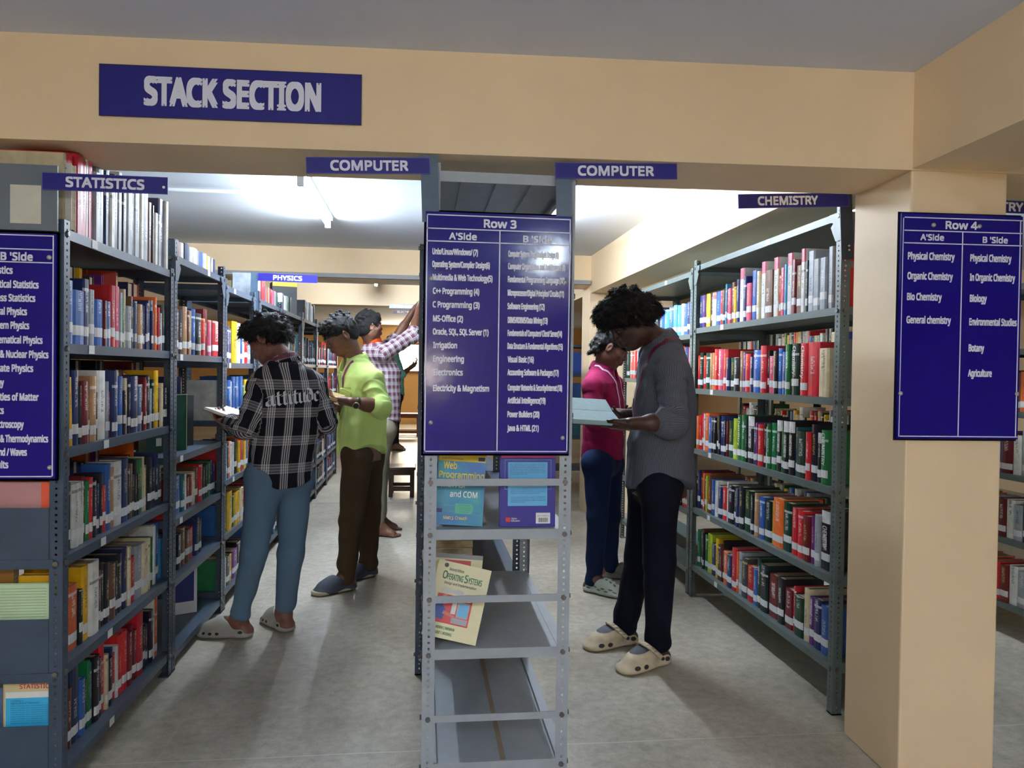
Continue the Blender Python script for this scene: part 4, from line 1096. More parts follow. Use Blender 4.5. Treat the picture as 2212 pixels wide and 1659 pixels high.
        for axn in range(3):
            sl0 = [slice(None)]*3; sl1 = [slice(None)]*3
            sl0[axn] = slice(0, -1); sl1[axn] = slice(1, None)
            A, B = I[tuple(sl0)], I[tuple(sl1)]
            for flip in (0, 1):
                e = np.argwhere((A & ~B) if not flip else (~A & B))
                if not len(e): continue
                u, w = [(1, 2), (2, 0), (0, 1)][axn]
                ok = (e[:, u] > 0) & (e[:, w] > 0) & (e[:, u] < s.n[u]-1) & (e[:, w] < s.n[w]-1)
                e = e[ok]
                def cell(du, dw):
                    q = e.copy(); q[:, u] -= du; q[:, w] -= dw
                    return vid[q[:, 0], q[:, 1], q[:, 2]]
                Q = np.stack([cell(1, 1), cell(0, 1), cell(0, 0), cell(1, 0)], 1)
                faces.append(Q if not flip else Q[:, ::-1])
        return P, N, np.concatenate(faces)

def np_mesh(name, P, F, mats, attrs=None):
    me = bpy.data.meshes.new(name)
    me.vertices.add(len(P)); me.vertices.foreach_set('co', np.ascontiguousarray(P, np.float32).ravel())
    me.loops.add(F.size); me.loops.foreach_set('vertex_index', np.ascontiguousarray(F, np.int32).ravel())
    me.polygons.add(len(F)); me.polygons.foreach_set('loop_start', np.arange(0, F.size, 4, dtype=np.int32))
    me.update(calc_edges=True)
    me.polygons.foreach_set('use_smooth', [True]*len(F))
    for m in (mats if isinstance(mats, (list, tuple)) else [mats]): me.materials.append(m)
    for k, (ty, arr) in (attrs or {}).items():
        a = me.attributes.new(k, ty, 'POINT')
        a.data.foreach_set('color' if 'COLOR' in ty else 'vector', np.ascontiguousarray(arr, np.float32).ravel())
    me.validate()
    return me

def waves(P, seed, scale, n=7, stretch=(1, 1, 1)):
    r = np.random.RandomState(seed); o = np.zeros(len(P), np.float32)
    for i in range(n):
        w = r.randn(3)*np.array(stretch); w = w/np.linalg.norm(w)*scale*(.6+1.1*r.rand())
        o += np.sin(P@w.astype(np.float32)+r.rand()*6.28+1.4*np.sin(P@(r.randn(3)*scale*.35).astype(np.float32)))
    return o/n**.5

V3 = lambda p: np.array(p, np.float32)
def unit(v): v = V3(v); return v/np.linalg.norm(v)

def skin_material(name, c):
    m, t, b = new_mat(name)
    L = t.links.new
    a = nn(t, 'ShaderNodeAttribute', attribute_name='tint')
    tc = nn(t, 'ShaderNodeTexCoord')
    nz = nn(t, 'ShaderNodeTexNoise', i_Scale=40., i_Detail=4.); L(tc.outputs['Object'], nz.inputs['Vector'])
    r = nn(t, 'ShaderNodeValToRGB'); r.color_ramp.elements[0].color = (.86, .86, .86, 1); r.color_ramp.elements[1].color = (1.1, 1.1, 1.1, 1); r.color_ramp.elements[0].position = .35; r.color_ramp.elements[1].position = .65
    L(nz.outputs['Fac'], r.inputs['Fac'])
    x = nn(t, 'ShaderNodeMix', data_type='RGBA', blend_type='MULTIPLY'); x.inputs[0].default_value = 1
    L(a.outputs['Color'], x.inputs[6]); L(r.outputs['Color'], x.inputs[7]); L(x.outputs[2], b.inputs['Base Color'])
    b.inputs['Roughness'].default_value = .48
    b.inputs['Subsurface Weight'].default_value = 0.
    return m

def head_frame(fwd, roll=0.):
    f = unit(fwd); s = unit(np.cross((0, 0, 1), f)); u = np.cross(f, s)
    if roll:
        s, u = s*math.cos(roll)+u*math.sin(roll), u*math.cos(roll)-s*math.sin(roll)
    return np.stack([f, s, u])

def grow_head(F, c, M, sc, neck):
    L = lambda f, s, u: V3(c)+(M[0]*f+M[1]*s+M[2]*u)*sc
    E = lambda p, r, k=.02, op='add', R=M: F.ell(L(*p), V3(r)*sc, R, k*sc, op)
    C = lambda p, q, ra, rb, k=.015, op='add': F.cone(L(*p), L(*q), ra*sc, rb*sc, k*sc, op)
    F.cone(neck, L(-.018, 0, -.055), .056, .054*sc, .02)
    F.cone(V3(neck)+(0, 0, -.05), neck, .075, .058, .03)
    E((-.012, 0, .034), (.094, .073, .077))
    E((.028, 0, -.03), (.060, .059, .080), .03)
    E((.056, 0, -.088), (.026, .028, .021), .03)
    for s in (-1, 1):
        E((.004, s*.047, -.055), (.032, .016, .032), .03)
        E((.060, s*.043, -.014), (.020, .018, .018), .025)
    C((.081, .034, .020), (.081, -.034, .020), .011, .011, .018)
    for s in (-1, 1):
        E((.098, s*.033, .004), (.020, .019, .011), .012, 'sub')
        E((.074, s*.032, .002), (.0145, .0165, .0125), .004)
    C((.086, 0, .014), (.104, 0, -.024), .0075, .0115, .014)
    for s in (-1, 1): E((.094, s*.0125, -.029), (.011, .008, .008), .008)
    E((.084, 0, -.056), (.017, .026, .015), .018)
    C((.097, -.019, -.0515), (.097, .019, -.0515), .0055, .0055, .008)
    C((.095, -.016, -.0635), (.095, .016, -.0635), .0065, .0065, .008)
    C((.104, -.024, -.0575), (.104, .024, -.0575), .0022, .0022, .003, 'sub')
    for s in (-1, 1):
        A = np.stack([unit(M[0]*.93-M[2]*.20), unit(M[1]*s+M[0]*-.35), unit(M[2]*.95+M[0]*.2)])
        E((-.012, s*.077, -.006), (.019, .0065, .031), .007, 'add', A)
        E((-.008, s*.084, -.004), (.009, .005, .017), .004, 'sub', A)
    return L

def grow_hand(F, wrist, tip, palm, thumb, curl=.7, sc=1., spread=1.):
    """wrist -> tip gives the direction of the metacarpals, palm = direction the palm faces, thumb = side of the thumb"""
    w = V3(wrist); d = unit(V3(tip)-w); n = V3(palm); n = unit(n-d*(n@d)); t = np.cross(n, d)
    if t@V3(thumb) < 0: t = -t
    P = lambda a, b, c: w+(d*a+t*b+n*c)*sc
    F.cone(P(0, 0, 0), P(.03, .004, 0), .026*sc, .030*sc, .015, wide=t, flat=.72)
    F.cone(P(.03, .012, 0), P(.085, .024, 0), .019*sc, .0125*sc, .014)
    F.cone(P(.03, .0, 0), P(.088, .004, -.001), .019*sc, .0125*sc, .014)
    F.cone(P(.03, -.008, 0), P(.083, -.015, 0), .019*sc, .012*sc, .014)
    F.cone(P(.03, -.016, 0), P(.075, -.032, 0), .017*sc, .011*sc, .014)
    for (b, a0, ln, r) in ((.026, .086, (.040, .025, .02), .0088), (.006, .089, (.044, .028, .021), .0092), (-.014, .084, (.040, .026, .02), .0088), (-.033, .075, (.031, .02, .018), .0078)):
        p = P(a0, b, 0); ang = 0
        for i, l in enumerate(ln):
            ang += curl*(.55, .9, .6)[i]
            qd = d*math.cos(ang)+n*math.sin(ang)+t*(b*.9*spread)
            q = p+qd*l*sc
            F.cone(p, q, r*(1-.08*i)*sc, r*(.92-.08*i)*sc, .004)
            p = q
    p = P(.022, .026, .006)
    q = P(.052, .052, .018*curl+.004); F.cone(p, q, .0135*sc, .0105*sc, .01)
    r = P(.082, .050, .030*curl+.004); F.cone(q, r, .0102*sc, .0085*sc, .004)

def bounds(pts, pad):
    A = np.array(pts, np.float32)
    return A.min(0)-pad, A.max(0)+pad

def seg_uv(P, a, b):
    """length along a->b and arc around it"""
    a, b = V3(a), V3(b); v = b-a; L = np.linalg.norm(v); v = v/L
    t = (P-a)@v
    rad = P-a-t[:, None]*v
    e1 = unit(np.cross(v, (.3, .5, .2))); e2 = np.cross(v, e1)
    r = np.linalg.norm(rad, axis=1)
    return t, np.arctan2(rad@e2, rad@e1)*.062, r, np.clip(t/L, 0, 1)
# ------------------------------------------------------------------ clothes materials
def cloth(name, build, rough=.85):
    m, t, b = new_mat(name)
    L = t.links.new
    a = nn(t, 'ShaderNodeAttribute', attribute_name='cuv')
    sp = nn(t, 'ShaderNodeSeparateXYZ'); L(a.outputs['Vector'], sp.inputs[0])
    def mth(op, x, y=None):
        n = nn(t, 'ShaderNodeMath', operation=op)
        for i, v in enumerate((x, y)):
            if v is None: continue
            if isinstance(v, (int, float)): n.inputs[i].default_value = v
            else: L(v, n.inputs[i])
        return n.outputs[0]
    def bands(src, period, stops):
        """stops: (position, value) held constant up to the next"""
        r = nn(t, 'ShaderNodeValToRGB'); r.color_ramp.interpolation = 'CONSTANT'
        e = r.color_ramp.elements
        while len(e) < len(stops): e.new(.5)
        for q, (p, v) in zip(e, sorted(stops)): q.position = p; q.color = (v, v, v, 1)
        L(mth('FRACT', mth('DIVIDE', src, period)), r.inputs['Fac'])
        return r.outputs['Color']
    def mix(f, c0, c1):
        x = nn(t, 'ShaderNodeMix', data_type='RGBA')
        L(f, x.inputs[0])
        for i, c in ((6, c0), (7, c1)):
            if isinstance(c, tuple): x.inputs[i].default_value = (*lin(c), 1)
            else: L(c, x.inputs[i])
        return x.outputs[2]
    col = build(sp.outputs[0], sp.outputs[1], mth, bands, mix)
    tc = nn(t, 'ShaderNodeTexCoord')
    nz = nn(t, 'ShaderNodeTexNoise', i_Scale=60., i_Detail=4.); L(tc.outputs['Object'], nz.inputs['Vector'])
    bp = nn(t, 'ShaderNodeBump', i_Strength=.2, i_Distance=.004); L(nz.outputs['Fac'], bp.inputs['Height']); L(bp.outputs['Normal'], b.inputs['Normal'])
    if isinstance(col, tuple): b.inputs['Base Color'].default_value = (*lin(col), 1)
    else: L(col, b.inputs['Base Color'])
    b.inputs['Roughness'].default_value = rough
    b.inputs['Specular IOR Level'].default_value = .2
    return m
G4 = [(0, 0), (.04, .85), (.10, .05), (.15, 1), (.21, .05), (.27, 1), (.33, .05), (.39, .85), (.45, .1), (.50, 0)]
G5 = [(0, 0), (.03, .9), (.07, .35), (.13, .9), (.17, .35), (.23, .9), (.27, .35), (.33, .9), (.37, 0)]
PLAID = cloth('plaid_flannel', lambda u, v, mth, bands, mix: mix(mth('MINIMUM', mth('ADD', mth('MULTIPLY', bands(u, .084, G4), .66), mth('MULTIPLY', bands(v, .136, G5), .34)), 1), (17, 18, 26), (206, 200, 200)))
CHECK = cloth('maroon_check', lambda u, v, mth, bands, mix: mix(mth('MINIMUM', mth('ADD', mth('MULTIPLY', bands(u, .05, [(0, 0), (.45, 1), (.58, .2), (.68, 1), (.80, .3)]), .65), mth('MULTIPLY', bands(v, .055, [(0, 0), (.45, 1), (.58, .2), (.68, 1), (.80, .3)]), .65)), 1), (112, 70, 84), (226, 218, 226)))
STRIPE = cloth('fine_stripe', lambda u, v, mth, bands, mix: mix(bands(u, .0062, [(0, 0), (.5, .5), (.62, 1), (.85, .4)]), (66, 69, 82), (122, 124, 132)))
PLAIN = lambda n, c, r=.85: cloth(n, lambda u, v, mth, bands, mix: c, r)
LIME = PLAIN('lime_cotton', (206, 232, 136)); PINK = PLAIN('pink_cotton', (132, 22, 68)); TEAL = PLAIN('teal_cotton', (122, 194, 182))
SLATEJ = PLAIN('slate_trousers', (88, 112, 132)); BROWNT = PLAIN('brown_trousers', (72, 56, 38)); BEIGE = PLAIN('beige_trousers', (150, 142, 120)); NIGHT = PLAIN('navy_jeans', (7, 11, 27)); JEANS = PLAIN('blue_jeans', (16, 32, 66)); BLACKT = PLAIN('black_trousers', (26, 26, 30)); ORANGET = PLAIN('orange_tee', (226, 84, 30))
def hair_material():
    m, t, b = new_mat('black_hair')
    b.inputs['Base Color'].default_value = (*lin((20, 17, 18)), 1)
    b.inputs['Roughness'].default_value = .68
    b.inputs['Specular IOR Level'].default_value = .35
    tc = nn(t, 'ShaderNodeTexCoord')
    nz = nn(t, 'ShaderNodeTexNoise', i_Scale=120., i_Detail=3., i_Distortion=1.5); t.links.new(tc.outputs['Object'], nz.inputs['Vector'])
    bp = nn(t, 'ShaderNodeBump', i_Strength=.8, i_Distance=.006); t.links.new(nz.outputs['Fac'], bp.inputs['Height']); t.links.new(bp.outputs['Normal'], b.inputs['Normal'])
    return m
HAIR = hair_material()
SKIN = skin_material('skin', None)

def strands(P, N, c, M, seed, n, length, lift, curl, drift):
    """n thin tapering locks rooted on the hair surface: combed away from the crown, lifted by lift, curled by curl (m)"""
    r = np.random.RandomState(seed)
    idx = r.randint(0, len(P), n); p = P[idx]-N[idx]*.004; nn_ = N[idx]
    rel = p-(V3(c)+M[2]*.06-M[0]*.03)
    fl = rel-nn_*(rel*nn_).sum(1)[:, None]
    fl = fl/np.maximum(np.linalg.norm(fl, axis=1), 1e-5)[:, None]
    d = fl+nn_*lift+r.randn(n, 3)*.22+(M[0]*drift[0]+M[1]*drift[1]+M[2]*drift[2])
    d = d/np.linalg.norm(d, axis=1)[:, None]
    L = length*(.5+.9*r.rand(n))
    b1 = np.cross(d, nn_+r.randn(n, 3)*.1); b1 /= np.maximum(np.linalg.norm(b1, axis=1), 1e-5)[:, None]; b2 = np.cross(d, b1)
    ph = r.rand(n)*6.28; fq = 5+4*r.rand(n)
    K, V, Fc = 6, [], []
    for k in range(K):
        t = k/(K-1)
        an = ph+fq*t
        ctr = p+d*(L*t)[:, None]+(b1*np.cos(an)[:, None]+b2*np.sin(an)[:, None])*curl*t**.6-V3((0, 0, 1))*(.25*L*t*t)[:, None]
        w = .0021*(1-.75*t)
        for m in range(3):
            q = 2*PI*m/3
            V.append(ctr+(b1*math.cos(q)+b2*math.sin(q))*w)
    V = np.stack(V, 1)          # n, K*3, 3
    base = np.arange(n)[:, None]*K*3
    for k in range(K-1):
        for m in range(3):
            m2 = (m+1) % 3
            Fc.append(np.stack([base[:, 0]+k*3+m, base[:, 0]+k*3+m2, base[:, 0]+(k+1)*3+m2, base[:, 0]+(k+1)*3+m], 1))
    return V.reshape(-1, 3), np.concatenate(Fc)

def torso_secs(J, prof, ang, side, front):
    out = []
    zs = [J['pel'][2]-.6, J['pel'][2], J['chest'][2], J['neck'][2], J['neck'][2]+.5]
    px = [J['pel'][0]]*2+[J['chest'][0], J['neck'][0], J['neck'][0]]
    py = [J['pel'][1]]*2+[J['chest'][1], J['neck'][1], J['neck'][1]]
    for (z, ds, df, a, f) in prof:
        out.append((z, np.interp(z, zs, px)+side[0]*ds+front[0]*df, np.interp(z, zs, py)+side[1]*ds+front[1]*df, a, f, ang))
    return out

def person(label, J, front, hfwd, skin, shirt_m, trouser_m, prof, hem, h=.0045, hroll=0., headsc=1., sleeve=(.064, .056, .05), cuff=('w', 'w'), leg=(.088, .068, .050), hair=None, barefoot=False, wrinkle=.0045, hem_curve=.05,
           hands=None, inner=None, tr_end=(.0, .0), crouch=0., collar=.070, seed=1, bow=None, flaps=False, locks=(2600, .03, .35, .004, (0, 0, -.4))):
    J = {k: V3(v) for k, v in J.items()}
    side = unit((J['sL']-J['sR'])*(1, 1, 0)); fr = unit(V3((*front, 0)))
    side = unit(side-fr*(side@fr)) if abs(side@fr) > .2 else side
    fr = unit(fr-side*(side@fr))
    ang = math.atan2(side[1], side[0])
    HM = head_frame(hfwd, hroll)
    # ---- body
    lo, hi = bounds([v for k, v in J.items()], .14); lo[2] = -.01; hi[2] = max(J['head'][2]+.16, hi[2]-.10)
    F = Field(lo, hi, h)
    ip = [(z, ds, df, max(.05, a-.035), max(.05, f-.03)) for (z, ds, df, a, f) in prof]
    F.stack(torso_secs(J, ip, ang, side, fr), .02)
    for S in 'LR':
        F.cone(J['neck']-(0, 0, .02), J['s'+S], .045, .05, .05)
        F.cone(J['s'+S], J['e'+S], .046, .038, .02)
        F.cone(J['e'+S], J['w'+S], .038, .0265, .015)
        F.cone(J['e'+S]+(J['w'+S]-J['e'+S])*.12, J['e'+S]+(J['w'+S]-J['e'+S])*.5, .036, .036, .03)
        hp = J['hip'+S]
        F.cone(J['pel']*(.5, .5, .5)+hp*.5, hp, .085, .075, .05)
        F.cone(hp, J['k'+S], leg[0]-.022, leg[1]-.022, .03)
        F.cone(J['k'+S], J['a'+S], leg[1]-.024, .036, .02)
        ft = unit((J['t'+S]-J['a'+S])*(1, 1, 0)); sd_ = np.cross((0, 0, 1), ft)
        g = J['a'+S]*(1, 1, 0)
        F.cone(J['a'+S], g-ft*.03+(0, 0, .035), .036, .034, .02)
        F.cone(g-ft*.028+(0, 0, .03), g+ft*.10+(0, 0, .026), .031, .036, .03, wide=sd_, flat=.62)
        F.cone(J['a'+S]+ft*.015, g+ft*.11+(0, 0, .026), .034, .022, .03)
        if barefoot:
            for i, (o, l, r) in enumerate(((.028, .165, .0115), (.010, .162, .009), (-.006, .154, .0085), (-.020, .144, .008), (-.032, .132, .0075))):
                o = o*(1 if S == 'R' else -1)
                F.cone(g+ft*.10+sd_*o+(0, 0, .016), g+ft*l+sd_*o*1.15+(0, 0, .011), r*1.1, r, .008)
        else:
            F.cone(g+ft*.10+(0, 0, .024), g+ft*.15+(0, 0, .02), .034, .026, .02, wide=sd_, flat=.5)
        if hands and hands.get(S):
            tip, palm, thumb, curl = hands[S]
            grow_hand(F, J['w'+S], J['w'+S]+V3(tip) if np.linalg.norm(tip) < 1.01 and False else V3(tip), palm, thumb, curl)
        else:
            grow_hand(F, J['w'+S], J['h'+S], -fr, (0, 0, 1), .9)
    HL = grow_head(F, J['head'], HM, headsc, J['neck'])
    P, N, Q = F.mesh()
    # own colours of skin, brows, lips and eyes
    loc = (P-J['head'])@HM.T/headsc
    base = np.array(lin(skin), np.float32)
    T = np.tile(np.append(base, 1).astype(np.float32), (len(P), 1))
    f, s_, u = loc[:, 0], np.abs(loc[:, 1]), loc[:, 2]
    brow = (f > .06) & (s_ > .012) & (s_ < .052) & (np.abs(u-(.024-.12*(s_-.03)**2*10)) < .0055)
    T[brow, :3] = np.array(lin((26, 20, 18)))
    lips = (f > .085) & (s_ < .024) & (u < -.046) & (u > -.071)
    T[lips, :3] = base*np.array((1.05, .72, .72))
    eye = (f > .079) & (np.abs(s_-.032) < .013) & (np.abs(u-.0005) < .0042)
    T[eye, :3] = np.array(lin((112, 104, 98)))
    iris = eye & (np.abs(s_-.032) < .0055)
    T[iris, :3] = np.array(lin((20, 14, 12)))
    lid = (f > .079) & (np.abs(s_-.032) < .016) & (np.abs(u-.006) < .0022)
    T[lid, :3] = base*.35
    body = link('person', np_mesh('person', P, Q, SKIN, {'tint': ('FLOAT_COLOR', T)}))
    tag(body, label, 'person')
    # ---- shirt
    lo, hi = bounds([J[k] for k in ('sL', 'sR', 'eL', 'eR', 'wL', 'wR', 'neck', 'chest', 'pel')], .16); lo[2] = hem-.05
    G = Field(lo, hi, h*1.1)
    secs = torso_secs(J, prof, ang, side, fr)
    G.stack(secs, .02)
    G.cone(J['neck']-(0, 0, .045), J['neck']+(0, 0, .0), .085, collar, .05)
    for S, cf in zip('LR', cuff):
        G.cone(J['neck']-(0, 0, .03), J['s'+S]+(0, 0, .012), .05, .052, .05)
        G.cone(J['s'+S], J['e'+S], sleeve[0]*.95, sleeve[1]*.96, .03)
        v = J['w'+S]-J['e'+S]
        fr_ = {'w': .93, 'e': .16, 'm': .45, 'n': .05}[cf]
        G.cone(J['e'+S], J['e'+S]+v*fr_, sleeve[1], sleeve[2] if cf == 'w' else sleeve[1]*.98, .012)
        if cf != 'w':   # rolled cuff
            G.cone(J['e'+S]+v*(fr_-.13), J['e'+S]+v*fr_, sleeve[1]*1.05, sleeve[1]*1.04, .006)
    cn = unit(unit(J['head']-J['neck'])*.55+(0, 0, .55))
    if flaps:
        G.ell(J['neck']+fr*.080-cn*.012, (.026, .034, .060), np.stack([side, fr, cn]), .006, 'sub')
    cc = np.array(secs[0][1:3])
    def hemf(X, Y, Z):
        us = (X-cc[0])*side[0]+(Y-cc[1])*side[1]
        return (hem+hem_curve*np.clip(np.abs(us)/.15, 0, 1.2)**2)-Z + 0*X*Y
    G.cut(hemf)
    P, N, Q = G.mesh()
    zc = P[:, 2]
    S_ = np.array(secs); ic = [np.interp(zc, S_[:, 0], S_[:, i]) for i in (1, 2, 3, 4)]
    us = (P[:, 0]-ic[0])*side[0]+(P[:, 1]-ic[1])*side[1]; uf = (P[:, 0]-ic[0])*fr[0]+(P[:, 1]-ic[1])*fr[1]
    rr = np.sqrt((us/ic[2])**2+(uf/ic[3])**2)
    U = np.arctan2(us/ic[2], np.where(uf < 0, -uf, -uf)/ic[3])*ic[2]*.95; Vv = zc-J['neck'][2]
    for S in 'LR':
        for a, b_, off in ((J['s'+S], J['e'+S], 0.), (J['e'+S], J['w'+S], np.linalg.norm(J['e'+S]-J['s'+S]))):
            t, arc, r, tt = seg_uv(P, a, b_)
            m = (r/.066 < np.maximum(rr, .55)) & (t > -.02) & (r < .085) & (t < np.linalg.norm(b_-a)+.03) & (rr > .93)
            U = np.where(m, arc, U); Vv = np.where(m, -(t+off), Vv)
    wv = waves(P, seed, 26, 7, (1, 1, .6))*wrinkle*.6+waves(P, seed+5, 62, 6, (1, 1, 1.2))*wrinkle*.35
    arm = np.minimum(*[np.linalg.norm(P-J['e'+S], axis=1) for S in 'LR'])
    wv = wv*(1+.5*np.exp(-(arm/.08)**2))
    onarm = np.zeros(len(P), np.float32)
    for S in 'LR':
        for a, b_ in ((J['s'+S], J['e'+S]), (J['e'+S], J['w'+S])):
            t, arc, r, tt = seg_uv(P, a, b_)
            onarm = np.maximum(onarm, ((r < .09) & (t > .04) & (tt < 1)).astype(np.float32)*np.abs(np.sin(t*48+arc*22+waves(P, seed+41, 14, 3)*.8)))
    wv = wv-(rr > .95)*onarm*wrinkle*1.1
    rid = 1-np.abs(waves(P, seed+31, 15, 5, (1, 1, .8)))*1.1
    wv = wv+np.clip(rid, -.6, 1)*wrinkle*.9
    P2 = P+N*wv[:, None]
    sh = link('shirt', np_mesh('shirt', P2, Q, shirt_m, {'cuv': ('FLOAT_VECTOR', np.stack([U, Vv, 0*U], 1))}), body)
    bvh = BVHTree.FromPolygons([Vector(p) for p in P2], [tuple(q) for q in Q])
    # stand-up collar with its fall, open at the throat
    e1 = unit(fr-cn*(fr@cn)); e2 = np.cross(cn, e1)
    gap, nseg, cp, cu = (.42 if flaps else .16), 44, [], []
    for i in range(nseg+1):
        w_ = i/nseg; a = gap+(2*PI-2*gap)*w_
        en = max(0., 1-min(w_, 1-w_)/.16)          # towards the two collar points
        for r_, h_ in ((collar-.003, -.028), (collar-.005, .008), (collar-.006, .028), (collar-.001, .033), (collar+.005, .028), (collar+.011, .008-.006*en), (collar+.016+.012*en, -.010-.034*en)):
            cp.append(J['neck']+cn*(h_-.014*math.cos(a)*(1 if h_ > 0 else .3))+(e1*math.cos(a)+e2*math.sin(a))*r_)
            cu.append((a*.07+.02, h_, 0))
    cf_ = np.array([(i*7+k, i*7+k+1, i*7+8+k, i*7+7+k) for i in range(nseg) for k in range(6)])
    co = link('collar', np_mesh('collar', np.array(cp), cf_, shirt_m, {'cuv': ('FLOAT_VECTOR', np.array(cu))}), sh)
    md = co.modifiers.new('thick', 'SOLIDIFY'); md.thickness = .0025; md.offset = 0
    # ---- trousers
    lo, hi = bounds([J[k] for k in ('hipL', 'hipR', 'kL', 'kR', 'aL', 'aR', 'pel')], .16); hi[2] = max(hem+.14, J['pel'][2]+.12); lo[2] = .0
    K = Field(lo, hi, h*1.15)
    pz = J['pel']
    K.cone(J['hipL'], J['hipR'], .098, .098, .02, wide=(0, 0, 1), flat=.98)
    K.cone(pz+(0, 0, .10), pz, .10, .105, .05)
    for S, te in zip('LR', tr_end):
        K.cone(J['hip'+S], J['k'+S], leg[0], leg[1], .03)
        K.cone(J['k'+S], J['a'+S]+(J['k'+S]-J['a'+S])*te, leg[1], leg[2], .02)
    P, N, Q = K.mesh()
    wv = waves(P, seed+9, 30, 7, (.5, .5, 1.8))*wrinkle*.7
    kn = np.minimum(*[np.linalg.norm(P-J['k'+S], axis=1) for S in 'LR']); an = np.minimum(*[np.linalg.norm(P-J['a'+S], axis=1) for S in 'LR'])
    wv = wv*(.35+1.1*np.exp(-(kn/.10)**2)+1.6*np.exp(-(an/.11)**2))+waves(P, seed+11, 9, 4)*.003
    tr = link('trousers', np_mesh('trousers', P+N*wv[:, None], Q, trouser_m, {'cuv': ('FLOAT_VECTOR', P)}), body)
    # ---- hair
    if hair:
        hl = Field(J['head']-.19, J['head']+.19, .004)
        hair(hl, HL, HM, headsc)
        P, N, Q = hl.mesh()
        P = P+N*(waves(P, seed+21, 150, 8)*.0012)[:, None]
        SP, SQ = strands(P, N, J['head'], HM, seed, *locks)
        link('hair', np_mesh('hair', np.concatenate([P, SP]), np.concatenate([Q, SQ+len(P)]), HAIR), body)
    return dict(body=body, J=J, side=side, front=fr, bvh=bvh, HL=HL, HM=HM)

# ------------------------------------------------------------------ hair styles
def hair_style(cap, keep, clumps, size, seed, extra=(), jitter=.012, droop=0., face=True):
    """cap: ellipsoids (centre, radii); keep(f,s,u): where clumps may root; clumps: number"""
    def fn(F, HL, M, sc):
        for c, r in cap: F.ell(HL(*c), V3(r)*sc, M, .02)
        if face:
            F.ell(HL(.088, 0, -.045), V3((.062, .080, .078))*sc, M, .015, 'sub')
            for s in (-1, 1): F.ell(HL(.01, s*.085, -.03), V3((.034, .03, .042))*sc, M, .01, 'sub')
            F.ell(HL(-.03, 0, -.125), V3((.10, .10, .055))*sc, M, .015, 'sub')
        r = np.random.RandomState(seed)
        n = 0
        while n < clumps:
            v = r.randn(3); v /= np.linalg.norm(v)
            c, rad = cap[r.randint(len(cap))]
            p = V3(c)+v*V3(rad)
            if not keep(*p): continue
            n += 1
            sz = size[0]+(size[1]-size[0])*r.rand()
            q = p+v*jitter*r.rand()
            t = r.randn(3); t -= v*(t@v); t = t/np.linalg.norm(t)*sz*1.5; t[2] -= droop*sz
            F.cone(HL(*q), HL(*(q+t)), sz*.8*sc, sz*.5*sc, .011)
        for (a, b_, ra, rb) in extra: F.cone(HL(*a), HL(*b_), ra*sc, rb*sc, .008)
    return fn
TOP = ((-.014, 0, .038), (.102, .081, .087))
BACK = ((-.045, 0, -.005), (.070, .074, .075))
mop = hair_style([((-.008, 0, .046), (.104, .080, .088)), ((-.036, 0, .006), (.076, .076, .062)), ((.055, 0, .062), (.060, .070, .048))], lambda f, s, u: u > -.03+max(0, f+.02)*.95, 230, (.008, .015), 3, jitter=.014, droop=.6)
curls = hair_style([((-.006, 0, .042), (.106, .087, .092)), ((-.055, 0, .0), (.070, .078, .070)), ((.066, 0, .062), (.062, .078, .060))], lambda f, s, u: u > -.045+max(0, f+.03)*.9, 560, (.006, .012), 5, jitter=.018, droop=.2,
                   extra=[((-.09, .03, -.04), (-.125, .03, -.05), .02, .012), ((-.095, -.03, -.045), (-.125, -.02, -.06), .02, .012)])
short = hair_style([((-.014, 0, .041), (.102, .080, .088)), ((-.042, 0, -.004), (.068, .073, .070)), ((.038, 0, .078), (.052, .060, .032))], lambda f, s, u: u > .02 and f > -.1, 170, (.006, .011), 11, jitter=.012, droop=-.6)
neat = hair_style([((-.014, 0, .041), (.102, .082, .088)), ((-.045, 0, -.008), (.070, .076, .078)), ((.036, 0, .076), (.054, .062, .032))], lambda f, s, u: u > .0, 150, (.007, .011), 13, jitter=.008)
mullet = hair_style([((-.012, 0, .044), (.100, .078, .085)), ((-.058, 0, .0), (.060, .066, .075)), ((.034, 0, .076), (.052, .058, .030))], lambda f, s, u: u > .035 or (f < -.055 and u > -.08), 170, (.009, .015), 17, jitter=.012,
                    extra=[((-.085, s, -.05), (-.105, s*1.2, -.085), .018, .013) for s in (-.04, 0, .04)])

